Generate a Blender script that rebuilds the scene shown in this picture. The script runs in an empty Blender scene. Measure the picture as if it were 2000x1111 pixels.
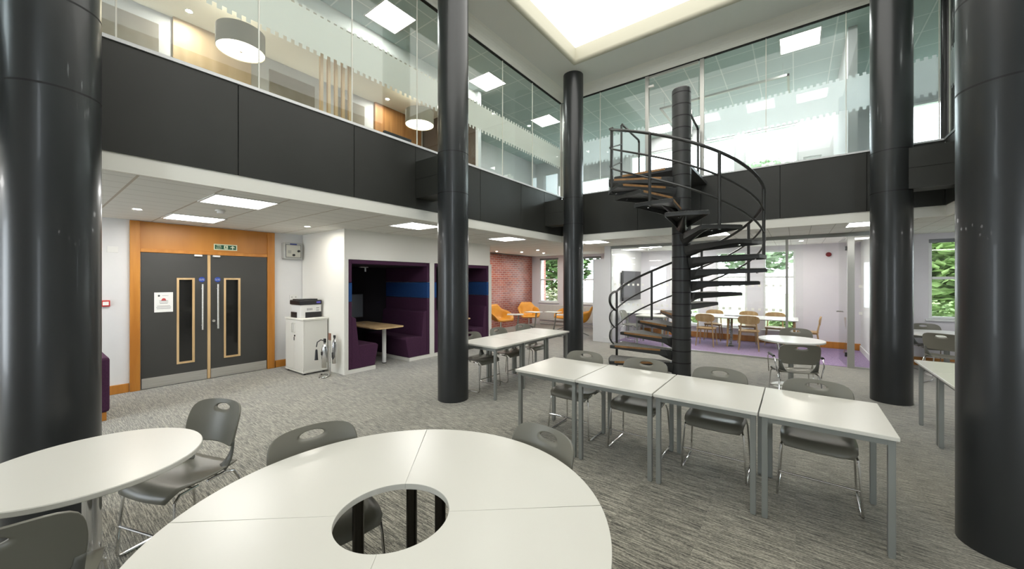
import bpy, math, random
from mathutils import Matrix, Vector
random.seed(7)
PI = math.pi
R = math.radians
S = bpy.context.scene
COL = S.collection

# ------------------------------------------------------------------ helpers
class MB:
    """collects shapes, then links them as ONE mesh object"""
    def __init__(s):
        s.v = []; s.f = []; s.sm = []; s.mi = []; s.M = Matrix.Identity(4); s.m = 0
    def add(s, vs, fs, smooth=False):
        b = len(s.v)
        s.v += [tuple(s.M @ Vector(p)) for p in vs]
        s.f += [tuple(i + b for i in f) for f in fs]
        s.sm += [smooth] * len(fs); s.mi += [s.m] * len(fs)
        return s
    def box(s, x0, x1, y0, y1, z0, z1):
        vs = [(x, y, z) for z in (z0, z1) for y in (y0, y1) for x in (x0, x1)]
        return s.add(vs, [(0, 2, 3, 1), (4, 5, 7, 6), (0, 1, 5, 4), (2, 6, 7, 3), (0, 4, 6, 2), (1, 3, 7, 5)])
    def ring(s, axis, o, i, d0, d1):
        """rectangular frame: outer o = (u0, u1, z0, z1), opening i, depth d0..d1 along axis"""
        def P(u, z, d): return (d, u, z) if axis == 'x' else (u, d, z)
        O = [(o[0], o[2]), (o[1], o[2]), (o[1], o[3]), (o[0], o[3])]; I = [(i[0], i[2]), (i[1], i[2]), (i[1], i[3]), (i[0], i[3])]
        vs = [P(u, z, d) for d in (d0, d1) for q in (O, I) for u, z in q]
        fs = []
        for k in range(4):
            j = (k + 1) % 4
            fs += [(k, j, 4 + j, 4 + k), (8 + k, 12 + k, 12 + j, 8 + j), (k, 8 + k, 8 + j, j), (4 + k, 4 + j, 12 + j, 12 + k)]
        if axis == 'x': fs = [f[::-1] for f in fs]
        return s.add(vs, fs)
    def prism(s, poly, a, b, axis='z', smooth=False):
        n = len(poly)
        def P(p, t):
            return (p[0], p[1], t) if axis == 'z' else ((t, p[0], p[1]) if axis == 'x' else (p[0], t, p[1]))
        vs = [P(p, a) for p in poly] + [P(p, b) for p in poly]
        fs = [tuple(range(n))[::-1], tuple(range(n, 2 * n))]
        s.add(vs, fs)
        b0 = len(s.v) - 2 * n
        for i in range(n):
            j = (i + 1) % n
            s.f.append((b0 + i, b0 + j, b0 + n + j, b0 + n + i)); s.sm.append(smooth); s.mi.append(s.m)
        return s
    def lathe(s, prof, n=32, c=(0, 0, 0), cap0=True, cap1=True):
        vs = []; fs = []
        for (r, z) in prof:
            for k in range(n):
                t = 2 * PI * k / n
                vs.append((c[0] + r * math.cos(t), c[1] + r * math.sin(t), c[2] + z))
        for i in range(len(prof) - 1):
            for k in range(n):
                k2 = (k + 1) % n
                fs.append((i * n + k, i * n + k2, (i + 1) * n + k2, (i + 1) * n + k))
        s.add(vs, fs, True)
        b = len(s.v) - len(vs)
        if cap0: s.f.append(tuple(b + k for k in range(n))[::-1]); s.sm.append(False); s.mi.append(s.m)
        if cap1: s.f.append(tuple(b + (len(prof) - 1) * n + k for k in range(n))); s.sm.append(False); s.mi.append(s.m)
        return s
    def tube(s, pts, r, n=10, closed=False):
        pts = [Vector(p) for p in pts]; N = len(pts)
        tang = []
        for i in range(N):
            a = pts[i - 1] if (i > 0 or closed) else pts[i]
            b = pts[(i + 1) % N] if (i < N - 1 or closed) else pts[i]
            tang.append((b - a).normalized())
        t0 = tang[0]; up = Vector((0, 0, 1)) if abs(t0.z) < .9 else Vector((1, 0, 0))
        nrm = t0.cross(up).normalized()
        vs = []; fs = []
        for i in range(N):
            t = tang[i]; nrm = (nrm - t * nrm.dot(t)).normalized(); bi = t.cross(nrm)
            rr = r[i] if isinstance(r, (list, tuple)) else r
            for k in range(n):
                a = 2 * PI * k / n
                vs.append(tuple(pts[i] + (nrm * math.cos(a) + bi * math.sin(a)) * rr))
        for i in range(N if closed else N - 1):
            j = (i + 1) % N
            for k in range(n):
                k2 = (k + 1) % n
                fs.append((i * n + k, i * n + k2, j * n + k2, j * n + k))
        s.add(vs, fs, True)
        if not closed:
            b = len(s.v) - len(vs)
            s.f.append(tuple(b + k for k in range(n))[::-1]); s.sm.append(False); s.mi.append(s.m)
            s.f.append(tuple(b + (N - 1) * n + k for k in range(n))); s.sm.append(False); s.mi.append(s.m)
        return s
    def grid(s, rows, smooth=True, closed=False):
        n = len(rows[0]); vs = [p for r in rows for p in r]; fs = []
        for i in range(len(rows) - 1):
            for k in range(n if closed else n - 1):
                k2 = (k + 1) % n
                fs.append((i * n + k, i * n + k2, (i + 1) * n + k2, (i + 1) * n + k))
        return s.add(vs, fs, smooth)
    def build(s, name, mat, parent=None, bev=0, solid=0, sub=0, loc=None):
        me = bpy.data.meshes.new(name)
        me.from_pydata(s.v, [], s.f)
        me.polygons.foreach_set('use_smooth', s.sm)
        for m in (mat if isinstance(mat, (list, tuple)) else [mat]): me.materials.append(m)
        if isinstance(mat, (list, tuple)): me.polygons.foreach_set('material_index', s.mi)
        me.update()
        if any(s.sm): me.set_sharp_from_angle(angle=R(32))
        o = bpy.data.objects.new(name, me); COL.objects.link(o)
        if parent: o.parent = parent
        if loc: o.location = loc
        if solid:
            m = o.modifiers.new('solid', 'SOLIDIFY'); m.thickness = solid; m.offset = 0
        if bev:
            m = o.modifiers.new('bevel', 'BEVEL'); m.width = bev; m.segments = 2; m.limit_method = 'ANGLE'; m.angle_limit = R(40)
        if sub:
            m = o.modifiers.new('sub', 'SUBSURF'); m.levels = sub; m.render_levels = sub
        return o
def tag(o, label=None, cat=None, group=None, kind=None):
    if label: o['label'] = label
    if cat: o['category'] = cat
    if group: o['group'] = group
    if kind: o['kind'] = kind
    return o
def thing(name, label, cat, loc=(0, 0, 0), rz=0, group=None):
    o = bpy.data.objects.new(name, None); COL.objects.link(o)
    o.empty_display_size = .1
    o.location = loc; o.rotation_euler = (0, 0, rz)
    return tag(o, label, cat, group)
def dup(root, loc, rz, label, group=None):
    r = root.copy(); COL.objects.link(r); r.location = loc; r.rotation_euler = (0, 0, rz); r['label'] = label
    if group: r['group'] = group
    for ch in list(root.children):
        c = ch.copy(); COL.objects.link(c); c.parent = r
        for g in list(ch.children):
            d = g.copy(); COL.objects.link(d); d.parent = c
    return r
def struct(o):
    o['kind'] = 'structure'; return o
def B(*a): return MB().box(*a)
def text(name, s, size, mat, parent, loc, rot, ext=.0005):
    c = bpy.data.curves.new(name, 'FONT'); c.body = s; c.size = size; c.extrude = ext
    c.align_x = 'CENTER'; c.align_y = 'CENTER'; c.materials.append(mat)
    f = bpy.data.objects.new(name, c); me = bpy.data.meshes.new_from_object(f); bpy.data.objects.remove(f)
    o = bpy.data.objects.new(name, me); COL.objects.link(o); o.parent = parent
    o.location = loc; o.rotation_euler = rot
    return o

# ------------------------------------------------------------------ materials
def mat(name, col, rough=.5, metal=0, spec=.5, coat=0, emit=None, es=0):
    m = bpy.data.materials.new(name); m.use_nodes = True
    b = m.node_tree.nodes['Principled BSDF']
    b.inputs['Base Color'].default_value = (*col, 1); b.inputs['Roughness'].default_value = rough
    b.inputs['Metallic'].default_value = metal; b.inputs['Specular IOR Level'].default_value = spec
    b.inputs['Coat Weight'].default_value = coat
    if emit:
        b.inputs['Emission Color'].default_value = (*emit, 1); b.inputs['Emission Strength'].default_value = es
    return m
def N(m, t, **k):
    n = m.node_tree.nodes.new(t)
    for a, v in k.items(): setattr(n, a, v)
    return n
def lk(m, a, b): m.node_tree.links.new(a, b)
def noisy(m, c1, c2, scale=(4, 4, 4), detail=4, lo=.35, hi=.65, bump=0, coord='Object', nscale=1):
    """object colour varied between two tones by stretched noise"""
    b = m.node_tree.nodes['Principled BSDF']
    tc = N(m, 'ShaderNodeTexCoord'); mp = N(m, 'ShaderNodeMapping'); mp.inputs['Scale'].default_value = scale
    nz = N(m, 'ShaderNodeTexNoise'); nz.inputs['Detail'].default_value = detail; nz.inputs['Scale'].default_value = nscale
    cr = N(m, 'ShaderNodeValToRGB'); cr.color_ramp.elements[0].position = lo; cr.color_ramp.elements[1].position = hi
    cr.color_ramp.elements[0].color = (*c1, 1); cr.color_ramp.elements[1].color = (*c2, 1)
    lk(m, tc.outputs[coord], mp.inputs[0]); lk(m, mp.outputs[0], nz.inputs['Vector'])
    lk(m, nz.outputs['Fac'], cr.inputs[0]); lk(m, cr.outputs[0], b.inputs['Base Color'])
    if bump:
        bp = N(m, 'ShaderNodeBump'); bp.inputs['Strength'].default_value = bump; bp.inputs['Distance'].default_value = .004
        lk(m, nz.outputs['Fac'], bp.inputs['Height']); lk(m, bp.outputs[0], b.inputs['Normal'])
    return m
def emitter(name, col, st):
    m = bpy.data.materials.new(name); m.use_nodes = True; nt = m.node_tree; nt.nodes.clear()
    e = nt.nodes.new('ShaderNodeEmission'); o = nt.nodes.new('ShaderNodeOutputMaterial')
    e.inputs[0].default_value = (*col, 1); e.inputs[1].default_value = st
    nt.links.new(e.outputs[0], o.inputs[0]); return m
def glass(name, tint=(.96, .985, .98), refl=.06, rough=.0):
    m = bpy.data.materials.new(name); m.use_nodes = True; nt = m.node_tree; nt.nodes.clear()
    t = nt.nodes.new('ShaderNodeBsdfTransparent'); g = nt.nodes.new('ShaderNodeBsdfGlossy'); x = nt.nodes.new('ShaderNodeMixShader')
    lw = nt.nodes.new('ShaderNodeLayerWeight'); pw = nt.nodes.new('ShaderNodeMath'); fr = nt.nodes.new('ShaderNodeMath'); o = nt.nodes.new('ShaderNodeOutputMaterial')
    pw.operation = 'POWER'; pw.inputs[1].default_value = 5; fr.operation = 'MULTIPLY_ADD'; fr.inputs[1].default_value = .9; fr.inputs[2].default_value = refl * .6
    nt.links.new(lw.outputs['Facing'], pw.inputs[0]); nt.links.new(pw.outputs[0], fr.inputs[0]); t.inputs[0].default_value = (*tint, 1); g.inputs['Roughness'].default_value = rough
    nt.links.new(fr.outputs[0], x.inputs[0]); nt.links.new(t.outputs[0], x.inputs[1]); nt.links.new(g.outputs[0], x.inputs[2])
    nt.links.new(x.outputs[0], o.inputs[0]); return m
def frost(name, clear=.25, col=(.86, .89, .87)):
    m = bpy.data.materials.new(name); m.use_nodes = True; nt = m.node_tree; nt.nodes.clear()
    t = nt.nodes.new('ShaderNodeBsdfTransparent'); d = nt.nodes.new('ShaderNodeBsdfDiffuse'); l = nt.nodes.new('ShaderNodeBsdfTranslucent')
    a = nt.nodes.new('ShaderNodeMixShader'); x = nt.nodes.new('ShaderNodeMixShader'); o = nt.nodes.new('ShaderNodeOutputMaterial')
    d.inputs[0].default_value = (*col, 1); l.inputs[0].default_value = (*col, 1); a.inputs[0].default_value = .6; x.inputs[0].default_value = clear
    nt.links.new(d.outputs[0], a.inputs[1]); nt.links.new(l.outputs[0], a.inputs[2]); nt.links.new(a.outputs[0], x.inputs[1])
    nt.links.new(t.outputs[0], x.inputs[2]); nt.links.new(x.outputs[0], o.inputs[0]); return m

white_wall = noisy(mat('white_wall', (.7, .7, .7), .8), (.66, .66, .67), (.72, .72, .72), (.8, .8, .8))
lilac_wall = noisy(mat('lilac_wall', (.74, .72, .76), .8), (.71, .69, .74), (.76, .74, .78), (.8, .8, .8))
cream_strip = mat('cream_paint', (.84, .83, .76), .6)
soffit_m = noisy(mat('soffit_plaster', (.8, .8, .75), .85), (.76, .77, .73), (.8, .8, .75), (.5, .5, .5))
cream_well = mat('rooflight_cream', (.52, .5, .4), .7)
pod_white = mat('pod_white', (.74, .73, .68), .55)
dark_panel = noisy(mat('dark_cladding', (.023, .024, .02), .5), (.022, .023, .019), (.026, .027, .023), (2, 2, 2))
column_m = noisy(mat('column_paint', (.017, .019, .02), .34, coat=.1), (.016, .018, .019), (.02, .022, .022), (1.5, 1.5, .4))
joint_m = mat('dark_joint', (.006, .006, .006), .7)
stair_m = noisy(mat('stair_steel', (.03, .031, .03), .42), (.027, .028, .028), (.034, .035, .033), (6, 6, 6))
rail_m = mat('rail_steel', (.03, .03, .028), .35)
nosing_m = noisy(mat('nosing_wood', (.3, .15, .05), .5), (.24, .12, .04), (.36, .19, .07), (9, 9, 9))
tread_carpet_m = noisy(mat('tread_carpet', (.2, .2, .18), .95), (.10, .10, .095), (.26, .25, .23), (70, 70, 70), bump=.4)
top_m = noisy(mat('table_laminate', (.67, .655, .595), .28, spec=.36), (.66, .645, .585), (.68, .665, .605), (1.5, 1.5, 1.5))
top_white = mat('white_laminate', (.8, .8, .77), .25)
edge_m = mat('table_edge', (.62, .6, .52), .4)
seam_m = mat('seam_dark', (.2, .2, .18), .8)
frame_m = mat('grey_frame', (.26, .27, .255), .4, metal=.35)
dark_metal = mat('bronze_post', (.05, .045, .035), .25, metal=.8)
chrome = mat('chrome', (.72, .72, .72), .12, metal=1)
steel = noisy(mat('brushed_steel', (.66, .65, .61), .36, metal=.85), (.62, .61, .57), (.72, .71, .68), (2, 2, 60))
plastic = noisy(mat('chair_plastic', (.165, .16, .13), .36), (.158, .153, .124), (.174, .168, .137), (3, 3, 3))
frame_plastic = mat('chair_frame_plastic', (.11, .112, .098), .4)
white_plastic = mat('white_plastic', (.72, .72, .7), .4)
black_plastic = mat('black_plastic', (.012, .012, .014), .35)
screen_m = mat('screen_glass', (.01, .011, .013), .12)
screen_grey = mat('screen_off', (.12, .14, .16), .15)
oak = noisy(mat('oak_trim', (.5, .2, .03), .42), (.42, .155, .018), (.55, .235, .04), (9, 9, .8), bump=.05)
oak_h = noisy(mat('oak_panel', (.42, .165, .022), .42), (.37, .14, .016), (.47, .195, .03), (2.5, 2.5, .5))
oak_pale = noisy(mat('pale_oak', (.58, .40, .20), .45), (.52, .34, .16), (.64, .46, .25), (12, 12, 1.2))
oak_chair = noisy(mat('oak_chair', (.42, .27, .12), .45), (.36, .22, .09), (.47, .31, .15), (14, 14, 2))
maple_panel = noisy(mat('maple_cladding', (.55, .4, .24), .5), (.5, .36, .21), (.6, .45, .28), (6, 6, .6))
walnut_panel = noisy(mat('walnut_cladding', (.4, .2, .07), .45), (.30, .13, .04), (.46, .23, .08), (14, 14, .6))
door_m = noisy(mat('door_laminate', (.045, .045, .042), .5), (.043, .043, .040), (.048, .048, .045), (2, 2, 2))
purple = noisy(mat('purple_fabric', (.045, .009, .038), .9), (.039, .008, .033), (.055, .011, .045), (60, 60, 60), bump=.15)
blue_fabric = noisy(mat('blue_fabric', (.005, .045, .17), .9), (.004, .04, .15), (.006, .052, .2), (60, 60, 60), bump=.15)
shade_lining = mat('shade_dark_lining', (.008, .006, .009), .95)  # near-black colour stands in for the deep shade inside the booths
mustard = noisy(mat('mustard_leather', (.62, .27, .02), .5), (.58, .24, .018), (.66, .30, .025), (5, 5, 5))
grey_art = noisy(mat('taupe_panel', (.30, .27, .23), .9), (.28, .25, .21), (.33, .30, .26), (5, 5, 5))
brown_m = mat('brown_upholstery', (.10, .07, .05), .8)
green_sign = mat('sign_green', (.0, .07, .03), .5)
sign_pale = mat('sign_pale', (.62, .68, .5), .5)
blue_sign = mat('sign_blue', (.01, .05, .32), .5)
red_m = mat('red_plastic', (.5, .02, .02), .4)
dark_red = mat('dark_red', (.16, .005, .01), .4)
paper = mat('paper', (.78, .78, .76), .8)
ink = mat('ink', (.05, .05, .05), .8)
grey_ink = mat('grey_ink', (.3, .3, .3), .8)
red_ink = mat('red_ink', (.5, .06, .06), .8)
radiator_m = mat('radiator_white', (.66, .65, .63), .45)
win_white = mat('window_white', (.78, .79, .79), .4)
alu = mat('aluminium_frame', (.42, .42, .39), .35, metal=.6)
dark_glass = mat('dark_glass', (.012, .012, .011), .06)
clear = glass('clear_glass', (.985, .995, .99))
green_glass = glass('tinted_glass', (.945, .98, .972), .05)
frost_m = frost('frosted_film', .12, (.9, .9, .86))
frost_r = frost('frosted_film_bright', .2, (.93, .95, .96))
silicone = mat('joint_bead', (.75, .74, .66), .4)
lamp_white = emitter('panel_light', (1, .985, .95), 20)
lamp_up = emitter('upper_panel_light', (1, .99, .96), 20)
lamp_warm = emitter('pendant_light', (1, .86, .62), 12)
strip_e = emitter('strip_glow', (1, .84, .6), 45)
spot_e = emitter('downlight_glow', (1, .95, .86), 1100)
sky_e = emitter('skylight_daylight', (1, .985, .93), 3.1)
shade_m = mat('pendant_shade', (.26, .23, .17), .8)
leaf_a = noisy(mat('leaf_green', (0.050, 0.110, 0.025), .7), (0.030, 0.080, 0.015), (0.100, 0.180, 0.050), (3, 3, 3))
leaf_b = noisy(mat('leaf_light', (.2, .32, .1), .7), (.16, .27, .07), (.34, .46, .19), (3, 3, 3))
leaf_c = noisy(mat('leaf_blue', (0.040, 0.090, 0.050), .7), (0.030, 0.080, 0.050), (0.080, 0.150, 0.100), (3, 3, 3))
leaf_p = noisy(mat('leaf_pale', (.3, .4, .25), .7), (.22, .33, .18), (.42, .5, .36), (3, 3, 3))
bark = mat('bark', (.09, .06, .04), .9)
flower_m = noisy(mat('flower_white', (0.300, 0.300, 0.200), .8), (0.175, 0.210, 0.075), (0.400, 0.400, 0.300), (5, 5, 5))

def carpet_mat():
    m = mat('striped_carpet_tile', (.2, .19, .17), .95, spec=.1)
    b = m.node_tree.nodes['Principled BSDF']
    b.inputs['Sheen Weight'].default_value = .8; b.inputs['Sheen Roughness'].default_value = .35
    g = N(m, 'ShaderNodeNewGeometry')
    # one random value per half-metre tile
    sc = N(m, 'ShaderNodeVectorMath', operation='MULTIPLY'); sc.inputs[1].default_value = (2, 1, 1)
    fl = N(m, 'ShaderNodeVectorMath', operation='FLOOR'); wn = N(m, 'ShaderNodeTexWhiteNoise'); wn.noise_dimensions = '2D'
    lk(m, g.outputs['Position'], sc.inputs[0]); lk(m, sc.outputs[0], fl.inputs[0]); lk(m, fl.outputs[0], wn.inputs['Vector'])
    off = N(m, 'ShaderNodeVectorMath', operation='SCALE'); off.inputs['Scale'].default_value = 7.
    lk(m, wn.outputs['Color'], off.inputs[0])
    ad = N(m, 'ShaderNodeVectorMath', operation='ADD'); lk(m, g.outputs['Position'], ad.inputs[0]); lk(m, off.outputs[0], ad.inputs[1])
    def streak(sx, sy, sc_):
        mp = N(m, 'ShaderNodeMapping'); mp.inputs['Scale'].default_value = (sx, sy, 1)
        nz = N(m, 'ShaderNodeTexNoise'); nz.inputs['Scale'].default_value = sc_; nz.inputs['Detail'].default_value = 2
        lk(m, ad.outputs[0], mp.inputs[0]); lk(m, mp.outputs[0], nz.inputs['Vector']); return nz
    a = streak(8, 150, 1); c = streak(70, 190, 1.)
    mx = N(m, 'ShaderNodeMix', data_type='FLOAT'); mx.inputs['Factor'].default_value = .38
    lk(m, a.outputs['Fac'], mx.inputs['A']); lk(m, c.outputs['Fac'], mx.inputs['B'])
    cr = N(m, 'ShaderNodeValToRGB'); e = cr.color_ramp.elements
    e[0].position = .37; e[0].color = (.05, .048, .039, 1); e[1].position = .63; e[1].color = (.42, .395, .32, 1)
    k = cr.color_ramp.elements.new(.5); k.color = (.195, .186, .152, 1)
    lk(m, mx.outputs['Result'], cr.inputs[0])
    hv = N(m, 'ShaderNodeHueSaturation'); ml = N(m, 'ShaderNodeMath', operation='MULTIPLY_ADD'); ml.inputs[1].default_value = .16; ml.inputs[2].default_value = .92
    lk(m, wn.outputs['Value'], ml.inputs[0]); lk(m, ml.outputs[0], hv.inputs['Value']); lk(m, cr.outputs[0], hv.inputs['Color'])
    lk(m, hv.outputs[0], b.inputs['Base Color'])
    bp = N(m, 'ShaderNodeBump'); bp.inputs['Strength'].default_value = .35; bp.inputs['Distance'].default_value = .004
    lk(m, mx.outputs['Result'], bp.inputs['Height']); lk(m, bp.outputs[0], b.inputs['Normal'])
    return m
carpet = carpet_mat()
purple_carpet = noisy(mat('purple_carpet', (.27, .19, .32), .95), (.22, .15, .27), (.33, .24, .38), (45, 45, 45), bump=.3)

def ceil_mat(name, col, sx, sy, line):
    """ceiling tiles: rectangular grid of thin joints"""
    m = mat(name, col, .85)
    b = m.node_tree.nodes['Principled BSDF']
    g = N(m, 'ShaderNodeNewGeometry'); sep = N(m, 'ShaderNodeSeparateXYZ'); lk(m, g.outputs['Position'], sep.inputs[0])
    def ln(out, period, w, shift):
        ad = N(m, 'ShaderNodeMath', operation='ADD'); ad.inputs[1].default_value = shift + 50 * period
        md = N(m, 'ShaderNodeMath', operation='MODULO'); md.inputs[1].default_value = period
        lt = N(m, 'ShaderNodeMath', operation='LESS_THAN'); lt.inputs[1].default_value = w
        lk(m, out, ad.inputs[0]); lk(m, ad.outputs[0], md.inputs[0]); lk(m, md.outputs[0], lt.inputs[0]); return lt
    l1 = ln(sep.outputs['X'], sx[0], sx[1], sx[2]); l2 = ln(sep.outputs['Y'], sy[0], sy[1], sy[2])
    a = N(m, 'ShaderNodeMix', data_type='RGBA'); a.inputs['A'].default_value = (*col, 1); a.inputs['B'].default_value = (*line[0], 1)
    c = N(m, 'ShaderNodeMix', data_type='RGBA'); c.inputs['B'].default_value = (*line[1], 1)
    lk(m, l1.outputs[0], a.inputs['Factor']); lk(m, a.outputs['Result'], c.inputs['A']); lk(m, l2.outputs[0], c.inputs['Factor'])
    lk(m, c.outputs['Result'], b.inputs['Base Color'])
    return m
ceil_low = ceil_mat('ceiling_planks', (.76, .755, .71), (.3, .012, .1), (.6, .02, .0), ((.52, .51, .47), (.5, .45, .38)))
ceil_up = ceil_mat('ceiling_tiles', (.50, .60, .585), (.6, .02, .05), (.6, .02, .02), ((.76, .8, .78), (.76, .8, .78)))

def brick_mat():
    m = mat('red_brick', (.4, .12, .08), .36, spec=.5)
    b = m.node_tree.nodes['Principled BSDF']
    g = N(m, 'ShaderNodeNewGeometry'); sep = N(m, 'ShaderNodeSeparateXYZ'); cb = N(m, 'ShaderNodeCombineXYZ')
    lk(m, g.outputs['Position'], sep.inputs[0]); lk(m, sep.outputs['Y'], cb.inputs['X']); lk(m, sep.outputs['Z'], cb.inputs['Y'])
    br = N(m, 'ShaderNodeTexBrick'); br.inputs['Scale'].default_value = 1
    br.inputs['Brick Width'].default_value = .215; br.inputs['Row Height'].default_value = .072; br.inputs['Mortar Size'].default_value = .009
    br.inputs['Color1'].default_value = (.40, .095, .05, 1); br.inputs['Color2'].default_value = (.25, .055, .04, 1); br.inputs['Mortar'].default_value = (.42, .29, .25, 1)
    lk(m, cb.outputs[0], br.inputs['Vector'])
    nz = N(m, 'ShaderNodeTexNoise'); nz.inputs['Scale'].default_value = 1.3; lk(m, cb.outputs[0], nz.inputs['Vector'])
    mx = N(m, 'ShaderNodeMix', data_type='RGBA'); mx.blend_type = 'SCREEN'; mx.inputs['B'].default_value = (.13, .11, .12, 1)
    cr = N(m, 'ShaderNodeValToRGB'); cr.color_ramp.elements[0].position = .45; cr.color_ramp.elements[1].position = .75
    lk(m, nz.outputs['Fac'], cr.inputs[0]); lk(m, cr.outputs[0], mx.inputs['Factor']); lk(m, br.outputs['Color'], mx.inputs['A'])
    lk(m, mx.outputs['Result'], b.inputs['Base Color']); return m
brick = brick_mat()

# ------------------------------------------------------------------ the building
XF, YF, XE = -4.40, 7.75, 1.65        # gallery edges: west, north, east
ZC, ZB, ZT, ZG, ZA = 2.53, 2.68, 3.58, 5.80, 6.0
ZU = 3.48                             # upper floor
YW = 11.8                             # window facade
struct(B(-9, 6, -4.2, 12.2, -.12, 0).build('floor', carpet))
struct(B(-3.86, 1.2, 9.43, YW, .0, .006).build('floor_meeting', purple_carpet))
# ground floor walls
struct(B(-8.1, -7.8, -4.2, 7.32, 0, 6.1).build('wall_west', white_wall))
struct(B(-8.35, -8.0, 7.32, 12.1, 0, ZC).build('wall_brick', brick))
struct(B(-8.1, -7.8, 7.32, 12.1, ZC, 6.1).build('wall_west_upper', white_wall))

struct(B(5.6, 5.8, -4.2, 12.1, 0, 6.1).build('wall_east', white_wall))
def wall_with_windows(name, m, x0, x1, y, z0, z1, th, holes):
    """wall in a y = const plane, glazed openings left out"""
    mb = MB(); x = x0
    for (a, b, c, d) in sorted(holes):
        if a > x: mb.box(x, a, y, y + th, z0, z1)
        mb.box(a, b, y, y + th, z0, c); mb.box(a, b, y, y + th, d, z1); x = b
    if x < x1: mb.box(x, x1, y, y + th, z0, z1)
    return struct(mb.build(name, m))
nwin = [0]
def sash(x0, x1, z0, z1, y, mid=None, bars=(), sill=True, blind=False):
    nwin[0] += 1
    t = bpy.data.objects.new('window_%d' % nwin[0], None); COL.objects.link(t); t.location = ((x0 + x1) / 2, y, z0); struct(t)
    w = (x1 - x0) / 2; h = z1 - z0
    mb = MB(); f = .05
    mb.ring('y', (-w, w, 0, h), (-w + f, w - f, f, h - f), .02, .11)
    if mid: mb.box(-w + f, w - f, .03, .09, mid - z0 - .025, mid - z0 + .025)
    for bx in bars: mb.box(bx - .015 - (x0 + x1) / 2, bx + .015 - (x0 + x1) / 2, .03, .09, 0, h)
    mb.build('window_frame', win_white, t, bev=.006)
    B(-w + f, w - f, .055, .062, f, h - f).build('pane', clear, t)
    if sill: B(-w - .04, w + .04, -.05, .12, -.035, 0).build('window_sill', win_white, t, bev=.005)
    if blind: B(-w + .01, w - .01, -.005, .05, h - .07, h).build('blind_cassette', mat('blind_grey', (.22, .23, .25), .6), t, bev=.01)
    return t
holesN = [(-7.66, -6.85, .83, 2.45), (-6.0, -5.2, .83, 2.45), (-3.0, -2.2, .35, 2.42), (-1.78, -1.04, .35, 2.42), (-.68, .0, .35, 2.42)]
wall_with_windows('wall_north', lilac_wall, -8.1, 1.4, YW, 0, ZC, .3, holesN)
for i, h_ in enumerate(holesN):
    sash(h_[0], h_[1], h_[2], h_[3], YW, mid=1.66 if i < 2 else 1.72, blind=i < 2)
holesE = [(2.02, 2.95, .9, 2.42), (3.4, 4.3, .9, 2.42)]
wall_with_windows('wall_northeast', lilac_wall, 1.3, 5.8, 10.5, 0, ZC, .3, holesE)
for h_ in holesE: sash(h_[0], h_[1], h_[2], h_[3], 10.5, mid=1.68, blind=True)
holesS = [(x, x + 1.9, .4, 2.45) for x in (-7.0, 2.2)]  # unseen south openings on both storeys, put in to bring daylight from behind
wall_with_windows('wall_south', white_wall, -8.1, 6.0, -4.3, 0, 3.0, .2, holesS)
wall_with_windows('wall_south_upper', white_wall, -8.1, 6.0, -4.3, 3.0, 6.3, .2, [(a, b, 3.8, 5.5) for a, b in ((-6.6, -4.9), (2.2, 4.2))])
# meeting room side walls, white return by the lounge
struct(B(-4.02, -3.86, 9.33, YW, 0, ZC).build('wall_meeting_left', white_wall))
struct(B(1.2, 1.34, 9.33, 10.5, 0, ZC).box(1.2, 1.34, 10.5, YW, 0, ZC).build('wall_meeting_right', white_wall))
struct(B(-4.36, -4.02, 9.35, 9.5, 0, 2.2).build('wall_lounge_return', white_wall))
struct(B(-4.05, -3.84, 9.31, 9.36, 0, .14).build('baseboard_pilaster', white_wall, bev=.01))
# skirtings
struct(B(-7.8, -7.775, -4.1, .97, 0, .13).box(-7.8, -7.775, 2.9, 3.4, 0, .13).build('baseboard_west', oak, bev=.006))
struct(B(-3.86, 1.2, YW - .022, YW, .006, .16).build('baseboard_north', oak, bev=.006))
struct(B(1.34, 5.6, 10.478, 10.5, 0, .16).build('baseboard_northeast', oak, bev=.006))
struct(B(1.178, 1.2, 9.45, 11.77, .006, .13).build('baseboard_meeting', win_white, bev=.006))
# lower ceilings
struct(B(-8.35, XF - .06, -4.1, 12.1, ZC, ZC + .05).build('ceiling_west', ceil_low))
struct(B(XF - .06, 5.6, YF + .06, 12.1, ZC, ZC + .05).build('ceiling_north', ceil_low))
struct(B(XE + .06, 5.6, -4.1, YF + .06, ZC, ZC + .05).build('ceiling_east', ceil_low))
# upper floors
struct(B(-7.8, XF - .1, -4.1, 12.1, ZU - .1, ZU).build('floor_upper_west', carpet))
struct(B(XF - .1, 5.6, YF + .1, 12.1, ZU - .1, ZU).build('floor_upper_north', carpet))
struct(B(XE + .1, 5.6, -4.1, YF + .1, ZU - .1, ZU).build('floor_upper_east', carpet))
# dark gallery fascia, one panel beside the next
def fascia(name, axis, cuts, c, out):
    mb = MB(); g = .004
    for a, b in zip(cuts, cuts[1:]):
        if axis == 'x': mb.box(c - .08 if out > 0 else c, c if out > 0 else c + .08, a + g, b - g, ZB, ZT)
        else: mb.box(a + g, b - g, c, c + .08, ZB, ZT)
    mb.m = 1
    lo, hi = cuts[0], cuts[-1]
    if axis == 'x': mb.box(c - .09 if out > 0 else c + .02, c - .02 if out > 0 else c + .09, lo, hi, ZB + .01, ZT - .01)
    else: mb.box(lo, hi, c + .02, c + .09, ZB + .01, ZT - .01)
    return struct(mb.build(name, [dark_panel, joint_m]))
fascia('trim_fascia_west', 'x', [-4.1, -2.4, -1.2, .1, 1.31, 2.53, 3.48, 4.88, 6.1, 6.97, YF], XF, 1)
fascia('trim_fascia_north', 'y', [XF, -3.83, -2.61, -1.42, -.21, .857, XE], YF, 1)
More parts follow.
